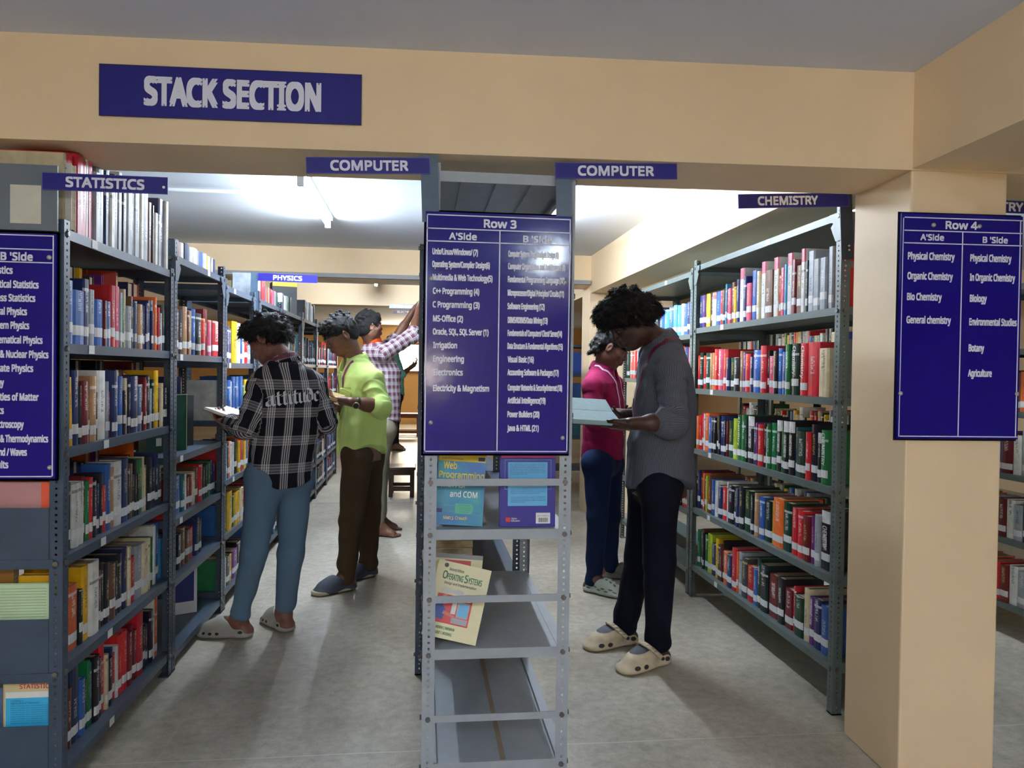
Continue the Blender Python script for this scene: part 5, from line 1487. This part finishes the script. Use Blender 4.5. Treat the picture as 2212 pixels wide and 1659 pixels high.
# ------------------------------------------------------------------ shoes
def shoe(P, S, mats, kind, L=.275, W=.052, strap=True):
    J = P['J']; a = J['a'+S]; t = unit((J['t'+S]-a)*(1, 1, 0)); s = np.cross((0, 0, 1), t); up = V3((0, 0, 1))
    M = np.stack([t, s, up])
    o = a*(1, 1, 0)-t*.065
    L_ = lambda f, q, u: o+t*f+s*q+up*u
    F = Field(o+np.minimum(0, t*L)-.09+(0, 0, .085), o+np.maximum(0, t*L)+.09+(0, 0, .075), .0036)
    F.lo[2] = -.006; F.ax[2] = F.lo[2]+F.h*np.arange(F.n[2], dtype=np.float32)
    F.cone(L_(.045, 0, .016), L_(L-.062, 0, .016), W*.82, W*1.08, .01, wide=s, flat=.32)
    F.cone(L_(L-.08, 0, .03), L_(L-.052, 0, .022), W*.94, W*.86, .02, wide=s, flat=.55)
    F.ell(L_(L*.60, 0, .042), (.085, W*.93, .045), M, .03)
    F.ell(L_(L*.48, 0, .06), (.062, W*.80, .042), M, .03)
    F.ell(L_(.05, 0, .03), (.052, W*.86, .036), M, .02)
    F.ell(L_(.072, 0, .092), (.070, W*.66, .064), M, .008, 'sub')
    F.cut(lambda X, Y, Z: .0005-Z+0*X*Y)
    p, n, q = F.mesh()
    sh = link('shoe', np_mesh('shoe', p, q, mats[0]), P['body'])
    bv = BVHTree.FromPolygons([Vector(x) for x in p], [tuple(x) for x in q])
    def dot(f, side, u, r1, r2, nm='vent', m=1):
        c = L_(f, side*W*1.6, u); h = bv.ray_cast(Vector(c), Vector(-s*side))
        if h[0] is None: return
        n_ = h[1]; x = Vector(t); x = (x-n_*x.dot(n_)).normalized(); y = n_.cross(x)
        b = MB(); b.poly([h[0]+n_*.0012+x*r1*math.cos(k*PI/6)+y*r2*math.sin(k*PI/6) for k in range(12)]); b.build(nm, mats[m], sh)
    def top(f, q_, r1, r2, nm, m, z=.2):
        b = MB()
        rows = 7
        pts = []
        for i in range(rows):
            for k in range(rows):
                x, y = -1+2*i/(rows-1), -1+2*k/(rows-1)
                x, y = x*math.sqrt(1-y*y/2), y*math.sqrt(1-x*x/2)
                h = bv.ray_cast(Vector(L_(f+x*r1, q_+y*r2, z)), Vector((0, 0, -1)))
                pts.append(tuple(h[0]+h[1]*.0016) if h[0] else tuple(L_(f+x*r1, q_+y*r2, .05)))
        b.v = pts
        for i in range(rows-1):
            for k in range(rows-1):
                b.f.append((i*rows+k, (i+1)*rows+k, (i+1)*rows+k+1, i*rows+k+1)); b.m.append(0)
        return b.build(nm, mats[m], sh, True)
    if kind == 'clog':
        big = len(mats) > 2
        for sd in (-1, 1):
            for f in ((.80, .64) if big else (.80, .68, .56)): dot(L*f, sd, .030, .015 if big else .009, .010 if big else .007)
            dot(L*.16, sd, .036, .016 if big else .012, .010 if big else .007)
        if len(mats) > 2:
            top(L*.57, 0, .058, .038, 'mesh_insert', 2)
    elif kind == 'vents':
        for sd in (-1, 1):
            for i, f in enumerate((.85, .75, .66, .57, .47, .36, .2)): dot(L*f, sd, .034+.012*(i % 2), .015, .0045)
        for i in range(4):
            for k in (-1, 0, 1): top(L*(.50+.10*i), k*.022, .008, .006, 'vent', 1)
    elif kind == 'sneaker':
        S2 = Field(F.lo.copy(), F.lo+(F.n-1)*F.h, F.h)
        S2.cone(L_(.045, 0, .016), L_(L-.058, 0, .016), W*.93, W*1.14, .01, wide=s, flat=.34)
        S2.ell(L_(L-.05, 0, .02), (.048, W*.92, .026), M, .02)
        S2.cut(lambda X, Y, Z: np.maximum(.0004-Z, Z-.023-.10*np.clip(((X-o[0])*t[0]+(Y-o[1])*t[1]-L*.78), 0, 1))+0*X*Y)
        p_, n_, q_ = S2.mesh(); link('sole', np_mesh('sole', p_, q_, mats[1]), sh)
        for sd in (-1, 1): dot(L*.20, sd, .05, .012, .008, 'heel_patch', 2)
    if strap:
        st = MB(); pr = []
        for i in range(13):
            an = PI*i/12
            pr.append(L_(L*.30+.070*math.sin(an), W*1.02*math.cos(an), .048+.066*math.sin(an)))
        for i in range(12):
            for (w0, w1, nz) in ((-.013, .013, 0),):
                a0, a1 = pr[i], pr[i+1]
                st.poly([a0+t*w0, a1+t*w0, a1+t*w1, a0+t*w1])
        so = st.build('strap', mats[0], sh, True)
        md = so.modifiers.new('thick', 'SOLIDIFY'); md.thickness = .009; md.offset = 0
        if kind == 'clog':
            b = MB(); 
            for sd in (-1, 1): b.cyl(L_(L*.30, sd*W*.98, .048), L_(L*.30, sd*W*1.14, .048), .008, 10)
            b.build('rivet', mats[1], sh)
    return sh

def ribbon(P, pts, w, m, name='lanyard', off=.004):
    """a strip laid over the shirt along the given points"""
    b = MB(); prev = None
    pts = [V3(p) for p in pts]; fine = []
    for a, c in zip(pts[:-1], pts[1:]):
        k = max(2, int(np.linalg.norm(c-a)/.012))
        fine += [a+(c-a)*i/k for i in range(k)]
    fine.append(pts[-1])
    hit = []
    for p in fine:
        h = P['bvh'].find_nearest(Vector(p))
        hit.append((h[0]+h[1]*off, h[1]))
    for i in range(len(hit)-1):
        (a, na), (c, nc) = hit[i], hit[i+1]
        d = (c-a)
        if d.length < 1e-5: continue
        x = d.cross(na).normalized()*w/2
        y = d.cross(nc).normalized()*w/2
        if prev is None: prev = (a+x, a-x)
        q = (c+y, c-y)
        b.poly([prev[0], q[0], q[1], prev[1]]); prev = q
    o = b.build(name, m, P['body'])
    return o
# ------------------------------------------------------------------ the six readers
MAROONB = mat('lanyard_maroon', (96, 22, 48), .5); MAGB = mat('lanyard_magenta', (140, 30, 100), .5); PALEB = mat('lanyard_pale', (206, 170, 190), .5)
J1 = dict(head=(-0.757, 3.950, 1.462), neck=(-0.690, 3.970, 1.348), sL=(-0.776, 3.900, 1.221), sR=(-0.541, 4.020, 1.221), eL=(-0.841, 3.840, 1.029), wL=(-0.969, 4.080, 1.035), hL=(-1.043, 4.200, 1.060), eR=(-0.473, 3.990, 1.049), wR=(-0.632, 4.220, 1.049), hR=(-0.752, 4.330, 1.080), chest=(-0.661, 3.960, 1.147), pel=(-0.695, 3.950, 0.776), hipL=(-0.757, 3.900, 0.783), hipR=(-0.629, 3.990, 0.771), kL=(-0.784, 3.800, 0.441), kR=(-0.632, 3.930, 0.408), aL=(-0.870, 3.880, 0.085), aR=(-0.672, 3.970, 0.085), tL=(-0.995, 3.900, 0.030), tR=(-0.761, 4.100, 0.030))
J2 = dict(head=(-0.480, 4.720, 1.523), neck=(-0.397, 4.760, 1.361), sL=(-0.289, 4.600, 1.260), sR=(-0.453, 4.900, 1.260), eL=(-0.223, 4.500, 1.101), wL=(-0.390, 4.400, 1.136), hL=(-0.485, 4.420, 1.150), eR=(-0.459, 4.980, 1.062), wR=(-0.498, 4.700, 1.089), hR=(-0.543, 4.550, 1.118), chest=(-0.356, 4.750, 1.173), pel=(-0.358, 4.760, 0.819), hipL=(-0.374, 4.680, 0.800), hipR=(-0.321, 4.840, 0.782), kL=(-0.394, 4.580, 0.449), kR=(-0.314, 4.920, 0.383), aL=(-0.432, 4.660, 0.085), aR=(-0.322, 4.960, 0.085), tL=(-0.562, 4.580, 0.030), tR=(-0.395, 4.900, 0.030))
J3 = dict(head=(-0.412, 6.150, 1.658), neck=(-0.378, 6.200, 1.504), sR=(-0.294, 6.050, 1.440), sL=(-0.359, 6.400, 1.465), eR=(-0.065, 6.150, 1.603), wR=(-0.028, 6.350, 1.802), hR=(-0.018, 6.400, 1.890), eL=(-0.225, 6.500, 1.554), wL=(-0.075, 6.550, 1.816), hL=(-0.026, 6.550, 1.884), chest=(-0.292, 6.200, 1.314), pel=(-0.287, 6.200, 0.871), hipR=(-0.282, 6.100, 0.842), hipL=(-0.306, 6.300, 0.827), kR=(-0.323, 6.120, 0.531), kL=(-0.317, 6.300, 0.507), aR=(-0.319, 6.150, 0.085), aL=(-0.317, 6.380, 0.085), tR=(-0.194, 6.120, 0.030), tL=(-0.185, 6.400, 0.030))
J4 = dict(head=(-0.443, 12.800, 1.782), neck=(-0.456, 12.800, 1.614), sR=(-0.426, 12.600, 1.520), sL=(-0.477, 13.000, 1.526), eR=(-0.326, 12.600, 1.221), wR=(-0.150, 12.700, 1.390), hR=(-0.076, 12.700, 1.451), eL=(-0.321, 13.000, 1.249), wL=(-0.169, 13.000, 1.352), hL=(-0.077, 13.000, 1.408), chest=(-0.407, 12.800, 1.310), pel=(-0.387, 12.800, 0.891), hipR=(-0.391, 12.700, 0.857), hipL=(-0.398, 12.900, 0.849), kR=(-0.402, 12.700, 0.478), kL=(-0.408, 12.900, 0.465), aR=(-0.412, 12.700, 0.085), aL=(-0.405, 12.950, 0.085), tR=(-0.223, 12.650, 0.030), tL=(-0.213, 12.900, 0.030))
J5 = dict(head=(1.156, 4.600, 1.471), neck=(1.110, 4.640, 1.334), sR=(1.014, 4.480, 1.234), sL=(1.210, 4.800, 1.247), eR=(1.007, 4.420, 1.048), wR=(1.136, 4.350, 1.053), hR=(1.204, 4.350, 1.080), eL=(1.279, 4.900, 1.035), wL=(1.300, 4.700, 1.076), hL=(1.316, 4.600, 1.110), chest=(1.116, 4.640, 1.163), pel=(1.119, 4.640, 0.806), hipR=(1.069, 4.550, 0.774), hipL=(1.185, 4.740, 0.751), kR=(1.057, 4.500, 0.461), kL=(1.207, 4.780, 0.406), aR=(1.047, 4.520, 0.085), aL=(1.222, 4.820, 0.085), tR=(1.151, 4.420, 0.030), tL=(1.322, 4.800, 0.030))
J6 = dict(head=(0.944, 3.420, 1.558), neck=(1.098, 3.450, 1.458), sL=(1.097, 3.280, 1.318), sR=(1.125, 3.620, 1.321), eL=(1.082, 3.200, 1.111), wL=(0.882, 3.170, 1.106), hL=(0.801, 3.200, 1.118), eR=(1.146, 3.700, 1.106), wR=(0.957, 3.580, 1.123), hR=(0.858, 3.480, 1.132), chest=(1.123, 3.450, 1.206), pel=(1.103, 3.450, 0.820), hipL=(1.075, 3.360, 0.812), hipR=(1.082, 3.560, 0.782), kL=(1.059, 3.300, 0.481), kR=(1.048, 3.580, 0.423), aL=(1.080, 3.370, 0.085), aR=(1.002, 3.640, 0.085), tL=(0.895, 3.280, 0.030), tR=(0.823, 3.580, 0.030))
def prof(hem, chest, neck, s0, f0, s1, f1, s2=None, f2=None, bow=0.):
    s2 = s2 or s1*.9; f2 = f2 or f1*.88
    return [(hem-.03, 0, 0, s0, f0), (hem+.12, 0, bow*.3, s0*.98, f0*.98), (hem+(chest-hem)*.62, 0, bow*.2, (s0+s1)/2, (f0+f1)/2), (chest, 0, 0, s1, f1), (chest+(neck-chest)*.55, 0, -.005, s2, f2), (neck-.02, 0, -.01, s2*.70, f2*.72), (neck+.0, 0, -.01, .075, .07)]

# plaid shirt, seen from behind, reading at the rack
p1 = person('person in a black and white plaid shirt lettered attitude, slate trousers and grey clogs, reading', J1, (-.42, .91), (-.80, .36, -.38), (116, 72, 56), PLAID, SLATEJ,
            prof(.735, 1.15, 1.332, .162, .122, .172, .120, .165, .108), .735, hair=mop, sleeve=(.066, .058, .050), cuff=('w', 'w'), leg=(.088, .066, .047), tr_end=(.11, .11), seed=3, wrinkle=.0055, locks=(3600, .024, .16, .005, (.15, 0, -.25)),
            hands={'L': ((-1.06, 4.20, 1.055), (.15, -.2, 1), (0, 1, .2), .5), 'R': ((-.78, 4.34, 1.08), (-.2, 0, 1), (0, 1, .3), .5)}, hem_curve=.035)
GREYCLOG = [mat('clog_grey', (150, 146, 138), .6, bump=.1), mat('clog_hole', (40, 34, 30), .8)]
for S in 'LR': shoe(p1, S, GREYCLOG, 'clog', strap=False)
# collar band of his lanyard
b = MB(); nk = p1['J']['neck']; hd = unit(unit(p1['J']['head']-nk)*.55+(0, 0, .55))
e1 = unit(p1['front']-hd*(p1['front']@hd)); e2 = np.cross(hd, e1)
for i in range(40):
    a0, a1 = 2*PI*i/40, 2*PI*(i+1)/40
    b.poly([nk+hd*(z-.014*math.cos(a))+(e1*math.cos(a)+e2*math.sin(a))*r_ for a, z, r_ in ((a0, .008, .0845), (a1, .008, .0845), (a1, .026, .0785), (a0, .026, .0785))])
b.build('lanyard', MAROONB, p1['body'])
# gothic lettering on his back, broad-pen strokes laid on the cloth
GL = {'a': ([((.08, .12), (.08, .42)), ((.08, .42), (.46, .62)), ((.06, .78), (.46, .98)), ((.46, .98), (.46, .12)), ((.08, .12), (.26, .0)), ((.26, .0), (.46, .2)), ((.46, .12), (.62, .02))], .66),
      't': ([((.20, 1.28), (.20, .14)), ((.0, .86), (.44, .98)), ((.20, .14), (.34, .0)), ((.34, .0), (.46, .12))], .46),
      'i': ([((.02, .82), (.16, .98)), ((.16, .98), (.16, .12)), ((.16, .12), (.30, .02)), ((.12, 1.18), (.22, 1.30))], .36),
      'u': ([((.0, .84), (.12, .98)), ((.12, .98), (.12, .14)), ((.12, .14), (.26, .0)), ((.26, .0), (.48, .2)), ((.48, .98), (.48, .12)), ((.48, .12), (.62, .02))], .66),
      'd': ([((.08, .14), (.08, .74)), ((.08, .74), (.28, .94)), ((.28, .94), (.5, .72)), ((.5, .72), (.5, .16)), ((.5, .16), (.28, .0)), ((.28, .0), (.08, .14)), ((.5, .72), (.36, 1.18)), ((.36, 1.18), (.08, 1.34))], .64),
      'e': ([((.08, .14), (.08, .78)), ((.08, .78), (.26, .96)), ((.26, .96), (.44, .72)), ((.44, .72), (.10, .44)), ((.08, .14), (.24, .0)), ((.24, .0), (.48, .16))], .54)}
tw = sum(GL[c][1] for c in 'attitude')
LW, XH = .268, .050
b = MB(); x0 = 0
ctr = V3((-.612, 3.86, 1.148)); rt = -p1['side']; fr_ = p1['front']
def on_back(x, y):
    o = ctr+rt*(x-LW/2)+V3((0, 0, 1))*(y+.10*(x-LW/2))-fr_*.35
    h = p1['bvh'].ray_cast(Vector(o), Vector(fr_))
    return (h[0]+h[1]*.0025) if h[0] else Vector(o+fr_*.3)
pen = (.62, .52)
for ch in 'attitude':
    st_, wd = GL[ch]
    for (a, c) in st_:
        k_ = 4
        for i in range(k_):
            qa = [a[j]+(c[j]-a[j])*i/k_ for j in (0, 1)]; qc = [a[j]+(c[j]-a[j])*(i+1)/k_ for j in (0, 1)]
            pw = .125
            q = []
            for (px_, py_), sg in ((qa, -1), (qc, -1), (qc, 1), (qa, 1)):
                q.append(on_back((x0+px_+pen[0]*pw*sg*1.1)*LW/tw, (py_+pen[1]*pw*sg)*XH))
            b.poly(q)
    x0 += wd
lt = b.build('lettering', mat('flock_silver', (208, 208, 212), .7), p1['body'])
lt['label'] = 'silver gothic lettering across the back'

# lime shirt
p2 = person('person in a lime green shirt and brown trousers with a wristwatch, reading an open book', J2, (-.90, -.30), (-.84, -.26, -.50), (112, 72, 52), LIME, BROWNT,
            prof(.800, 1.17, 1.361, .172, .138, .172, .128, .16, .112), .800, hair=short, sleeve=(.064, .060, .05), cuff=('e', 'e'), leg=(.094, .072, .056), tr_end=(-.02, -.02), seed=21,
            hands={'L': ((-.50, 4.44, 1.152), (-.1, .3, 1), (0, .4, .6), .55), 'R': ((-.56, 4.52, 1.12), (-.1, -.3, 1), (0, -.4, .6), .5)}, wrinkle=.006, hem_curve=.06, flaps=True, locks=(3000, .013, .25, .002, (.5, 0, .2)))
SNK = [mat('sneaker_slate', (66, 72, 84), .7, bump=.2), mat('sneaker_cream', (178, 170, 142), .6), mat('sneaker_lime', (190, 180, 60), .6)]
for S in 'LR': shoe(p2, S, SNK, 'sneaker', strap=False)
J = p2['J']
nk = J['neck']; s_, f_ = p2['side'], p2['front']
ribbon(p2, [nk+f_*.10-(0, 0, .05), p2['J']['chest']+f_*.2+(0, 0, .05), p2['J']['chest']+f_*.2-(0, 0, .1), p2['J']['pel']+f_*.2+(0, 0, .05)], .028, LIME, 'placket', .0025)
pc = p2['J']['chest']+f_*.2+s_*.085-(0, 0, .045)
ribbon(p2, [pc+(0, 0, .09), pc], .10, LIME, 'chest_pocket', .0025)
for sd in (.055, -.055):
    ribbon(p2, [nk+s_*sd*1.1+f_*.03+(0, 0, .0), nk+s_*sd+f_*.12-(0, 0, .08), nk+s_*(.02+sd*.25)+f_*.17-(0, 0, .26)], .014, MAGB)
o = ribbon(p2, [nk+s_*.02+f_*.17-(0, 0, .26), nk+s_*.022+f_*.17-(0, 0, .34)], .02, MAGB, 'badge_strap')
# wristwatch
wv = unit(J['wL']-J['eL']); c = J['wL']-wv*.035
b = MB(); b.cyl(c-wv*.009, c+wv*.009, .0325, 20); w_ = b.build('watch', mat('watch_strap', (30, 26, 26), .5), p2['body'], True)
b = MB(); b.cyl(c+V3((.0, -.030, -.012)), c+V3((.0, -.041, -.016)), .019, 18); b.build('watch_case', mat('watch_case', (170, 150, 120), .3, metal=.8), w_)
b = MB(); b.cyl(c+V3((.0, -.041, -.016)), c+V3((.0, -.0425, -.0165)), .015, 18); b.build('watch_dial', mat('watch_dial', (40, 40, 44), .2), w_)

# maroon check over an orange tee, reaching up
p3 = person('barefoot person in a maroon check shirt over an orange tee, reaching up to a shelf', J3, (.80, .45), (.86, .46, .06), (120, 78, 56), CHECK, BEIGE,
            prof(.905, 1.31, 1.504, .150, .112, .160, .112, .15, .1), .905, h=.0055, hair=neat, sleeve=(.064, .058, .05), cuff=('n', 'n'), leg=(.086, .064, .046), tr_end=(.02, .02), barefoot=True, seed=33, hem_curve=.02, locks=(2400, .012, .08, .001, (.3, 0, -.2)), collar=.064,
            hands={'L': ((-.02, 6.55, 1.90), (.6, 0, -.3), (0, -1, .2), .4), 'R': ((-.015, 6.42, 1.90), (.6, 0, -.3), (0, 1, .2), .4)})
tee = Field(p3['J']['neck']-.14, p3['J']['neck']+.14, .005)
nk = p3['J']['neck']; cn = unit(p3['J']['head']-nk)
tee.cone(nk-cn*.02, nk+cn*.036, .086, .071, .01); tee.cone(nk+cn*.09, nk+cn*.035, .060, .060, 0, 'sub')
P_, N_, Q_ = tee.mesh(); o = link('orange_tee', np_mesh('orange_tee', P_+N_*(waves(P_, 4, 60)*.002)[:, None], Q_, ORANGET, {'cuv': ('FLOAT_VECTOR', P_)}), p3['body'])
ribbon(p3, [nk+p3['front']*.12-(0, 0, .08), p3['J']['chest']+p3['front']*.2, p3['J']['pel']+p3['front']*.2+(0, 0, .12)], .07, mat('tee_front', (220, 84, 34), .8), 'orange_tee', .003)

# teal shirt far down the aisle
p4 = person('far person in a teal shirt and black trousers wearing sandals, reaching into the rack', J4, (.9, .1), (.9, .1, -.2), (110, 70, 50), TEAL, BLACKT,
            prof(.90, 1.31, 1.60, .15, .115, .165, .12, .15, .1), .90, h=.008, hair=neat, sleeve=(.066, .06, .05), cuff=('e', 'e'), leg=(.085, .062, .048), tr_end=(.05, .05), barefoot=True, seed=44)
for S in 'LR':
    a = p4['J']['a'+S]; t = unit((p4['J']['t'+S]-a)*(1, 1, 0)); q = np.cross((0, 0, 1), t)
    b = MB(); g = a*(1, 1, 0)
    b.poly([g-t*.07-q*.035+(0, 0, .004), g+t*.18-q*.045+(0, 0, .004), g+t*.18+q*.045+(0, 0, .004), g-t*.07+q*.035+(0, 0, .004)])
    b.poly([g+t*.07-q*.05+(0, 0, .02), g+t*.11-q*.05+(0, 0, .02), g+t*.11+(0, 0, .062), g+t*.07+(0, 0, .07)]); b.poly([g+t*.07+q*.05+(0, 0, .02), g+t*.11+q*.05+(0, 0, .02), g+t*.11+(0, 0, .062), g+t*.07+(0, 0, .07)])
    b.build('sandal', mat('sandal_brown', (60, 40, 30), .6), p4['body'])

# pink shirt
p5 = person('person in a deep pink shirt and blue jeans standing behind the striped shirt', J5, (.86, -.40), (.84, -.24, -.45), (104, 66, 50), PINK, JEANS,
            prof(.790, 1.16, 1.334, .158, .118, .160, .115, .155, .105), .790, hair=mullet, sleeve=(.064, .058, .05), cuff=('e', 'e'), leg=(.086, .064, .050), tr_end=(-.05, -.05), seed=55, hem_curve=.03, locks=(2400, .016, .12, .005, (-.3, 0, -.2)), flaps=True,
            hands={'R': ((1.21, 4.36, 1.08), (0, .3, 1), (0, 1, .3), .6), 'L': ((1.32, 4.58, 1.11), (0, -.3, 1), (0, -1, .3), .6)})
VCL = [mat('vent_clog', (176, 184, 170), .6), mat('vent_dark', (104, 106, 92), .8)]
shoe(p5, 'R', VCL, 'vents', strap=False); shoe(p5, 'L', [mat('vent_clog_shaded', (120, 116, 106), .6), VCL[1]], 'vents', strap=False)  # far shoe of the pair: its shade is painted in as a darker colour
nk = p5['J']['neck']; s_, f_ = p5['side'], p5['front']
for sd in (.055, -.055):
    ribbon(p5, [nk+s_*sd*1.2-f_*.02+(0, 0, .01), nk+s_*sd+f_*.11-(0, 0, .07), nk+s_*sd*.4+f_*.17-(0, 0, .30)], .013, PALEB)

# striped shirt, near
p6 = person('person in a grey striped shirt, dark jeans and cream clogs, bent over an open book', J6, (-.98, -.06), (-.78, -.06, -.62), (70, 42, 32), STRIPE, NIGHT,
            prof(.790, 1.20, 1.458, .176, .150, .172, .135, .158, .115, bow=.02), .790, hair=curls, sleeve=(.070, .068, .056), cuff=('e', 'e'), leg=(.088, .068, .058), tr_end=(.06, .05), seed=66, hem_curve=.055, locks=(4200, .017, .30, .007, (.1, 0, .1)), headsc=1.06, flaps=True,
            hands={'L': ((.79, 3.25, 1.085), (-.15, .35, .93), (0, -.2, 1), .35), 'R': ((.80, 3.44, 1.15), (-.15, -.3, .93), (0, .2, 1), .35)}, wrinkle=.005)
CCL = [mat('clog_cream', (206, 190, 160), .6, var=.12, scale=30.), mat('clog_dark', (52, 48, 50), .7), mat('clog_insert', (72, 76, 84), .7)]
for S in 'LR': shoe(p6, S, CCL, 'clog', L=.29, W=.055)
nk = p6['J']['neck']; s_, f_ = p6['side'], p6['front']
for sd in (1, -1):
    ribbon(p6, [nk-f_*.10+(0, 0, .03), nk+s_*sd*.05-f_*.08+(0, 0, .03), nk+s_*sd*.105-f_*.01+(0, 0, .02), nk+s_*sd*.11+f_*.07-(0, 0, .04), nk+s_*sd*.09+f_*.18-(0, 0, .15), nk+s_*sd*.04+f_*.24-(0, 0, .34)], .019, MAROONB)

# ------------------------------------------------------------------ books in hand
def open_book(label, c, xdir, ydir, w, h, th, cover, page=(206, 204, 196), gap=.10):
    """two halves opened about the spine (ydir); pages face xdir x ydir"""
    M = frame_M(c, xdir, ydir)
    b = MB()
    for s in (-1, 1):
        R_ = Matrix.Rotation(-s*gap, 4, 'Y')
        b.box(min(0, s*w), max(0, s*w), -h/2, h/2, -th-.003, -th, M=R_)
    o = b.build('book', mat('cover_'+label[:12].replace(' ', '_'), cover, .45)); o.matrix_world = M
    for s in (-1, 1):
        p = MB(); R_ = Matrix.Rotation(-s*gap, 4, 'Y')
        p.box(min(s*.002, s*(w-.004)), max(s*.002, s*(w-.004)), -h/2+.004, h/2-.004, -th, 0, M=R_)
        p.build('pages', mat('page_%d_%d_%d' % page, page, .8, var=.06, scale=40.), o)
    tag(o, label, 'book', 'books being read')
    return o
open_book('open book with pale blue pages held by the striped shirt reader', (.735, 3.30, 1.155), (-.04, 1, .36), (-1, -.04, .06), .130, .215, .020, (36, 40, 60), (176, 206, 214), .05)
open_book('open white-paged book held by the plaid shirt reader', (-1.005, 4.22, 1.082), (.30, 1, 0), (-.93, -.1, .26), .105, .185, .014, (120, 90, 70), (222, 222, 216), .06)
open_book('brown-covered open book held by the lime shirt reader', (-.545, 4.50, 1.175), (.1, 1, .06), (-.93, .1, .26), .12, .20, .014, (196, 130, 60), (200, 170, 110), .08)
standing('yellow book under the raised hands on the far rack top', -.004, 6.40, LM[0]+.001, .16, .11, .05, (236, 206, 30), math.radians(0), 0, 'books on the far rack top')

# ------------------------------------------------------------------ stools
def stool(x, y, w, d, h, label, col, rz=0):
    r = empty('wooden_stool', (x, y, 0), label, 'stool', 'wooden stools', rz)
    m = mat('wood_%d' % col[0], col, .35, var=.25, scale=14.)
    b = MB(); b.box(-w/2, w/2, -d/2, d/2, h-.03, h); bevelled(b.build('seat', m, r), .006)
    for sx in (-1, 1):
        for sy in (-1, 1):
            b = MB(); x_, y_ = sx*(w/2-.035), sy*(d/2-.035)
            b.box(x_-.022, x_+.022, y_-.022, y_+.022, 0, h-.03); b.build('leg', m, r)
        b = MB(); b.box(sx*(w/2-.035)-.012, sx*(w/2-.035)+.012, -d/2+.05, d/2-.05, h-.085, h-.03); b.build('apron', m, r)
        b = MB(); b.box(sx*(w/2-.035)-.012, sx*(w/2-.035)+.012, -d/2+.05, d/2-.05, .06, .10); b.build('stretcher', m, r)
    for sy in (-1, 1):
        b = MB(); b.box(-w/2+.05, w/2-.05, sy*(d/2-.035)-.012, sy*(d/2-.035)+.012, h-.085, h-.03); b.build('apron', m, r)
        b = MB(); b.box(-w/2+.05, w/2-.05, sy*(d/2-.035)-.012, sy*(d/2-.035)+.012, .06, .11); b.build('stretcher', m, r)
    return r
stool(-.19, 8.2, .29, .34, .31, 'dark brown wooden stool on the floor below the beige trousers', (62, 36, 26))
stool(-.27, 15.6, .5, .4, .45, 'orange-brown wooden stool at the far end by the orange wall', (170, 90, 40))
b = MB(); b.box(-.02, .10, 9.0, 9.28, .22, .5); 
# blue boxes on the far rack beyond the rear pillar
for i, (z, c, hh) in enumerate(((RF[1], (30, 70, 150), .24), (RF[2], (34, 80, 140), .22), (RF[3], (40, 90, 110), .26))):
    o = cover_book('%s box on the far rack beyond the rear pillar' % ('bright blue', 'mid blue', 'teal blue')[i], .26, hh, .2, Matrix.Translation((1.50, 8.24, z+.001)) @ Matrix.Rotation(PI/2, 4, 'X'), [mat('boxblue%d' % i, c, .5)], [])
    o.name = 'box_file'; o['category'] = 'box'; o['group'] = 'blue boxes on the far rack'
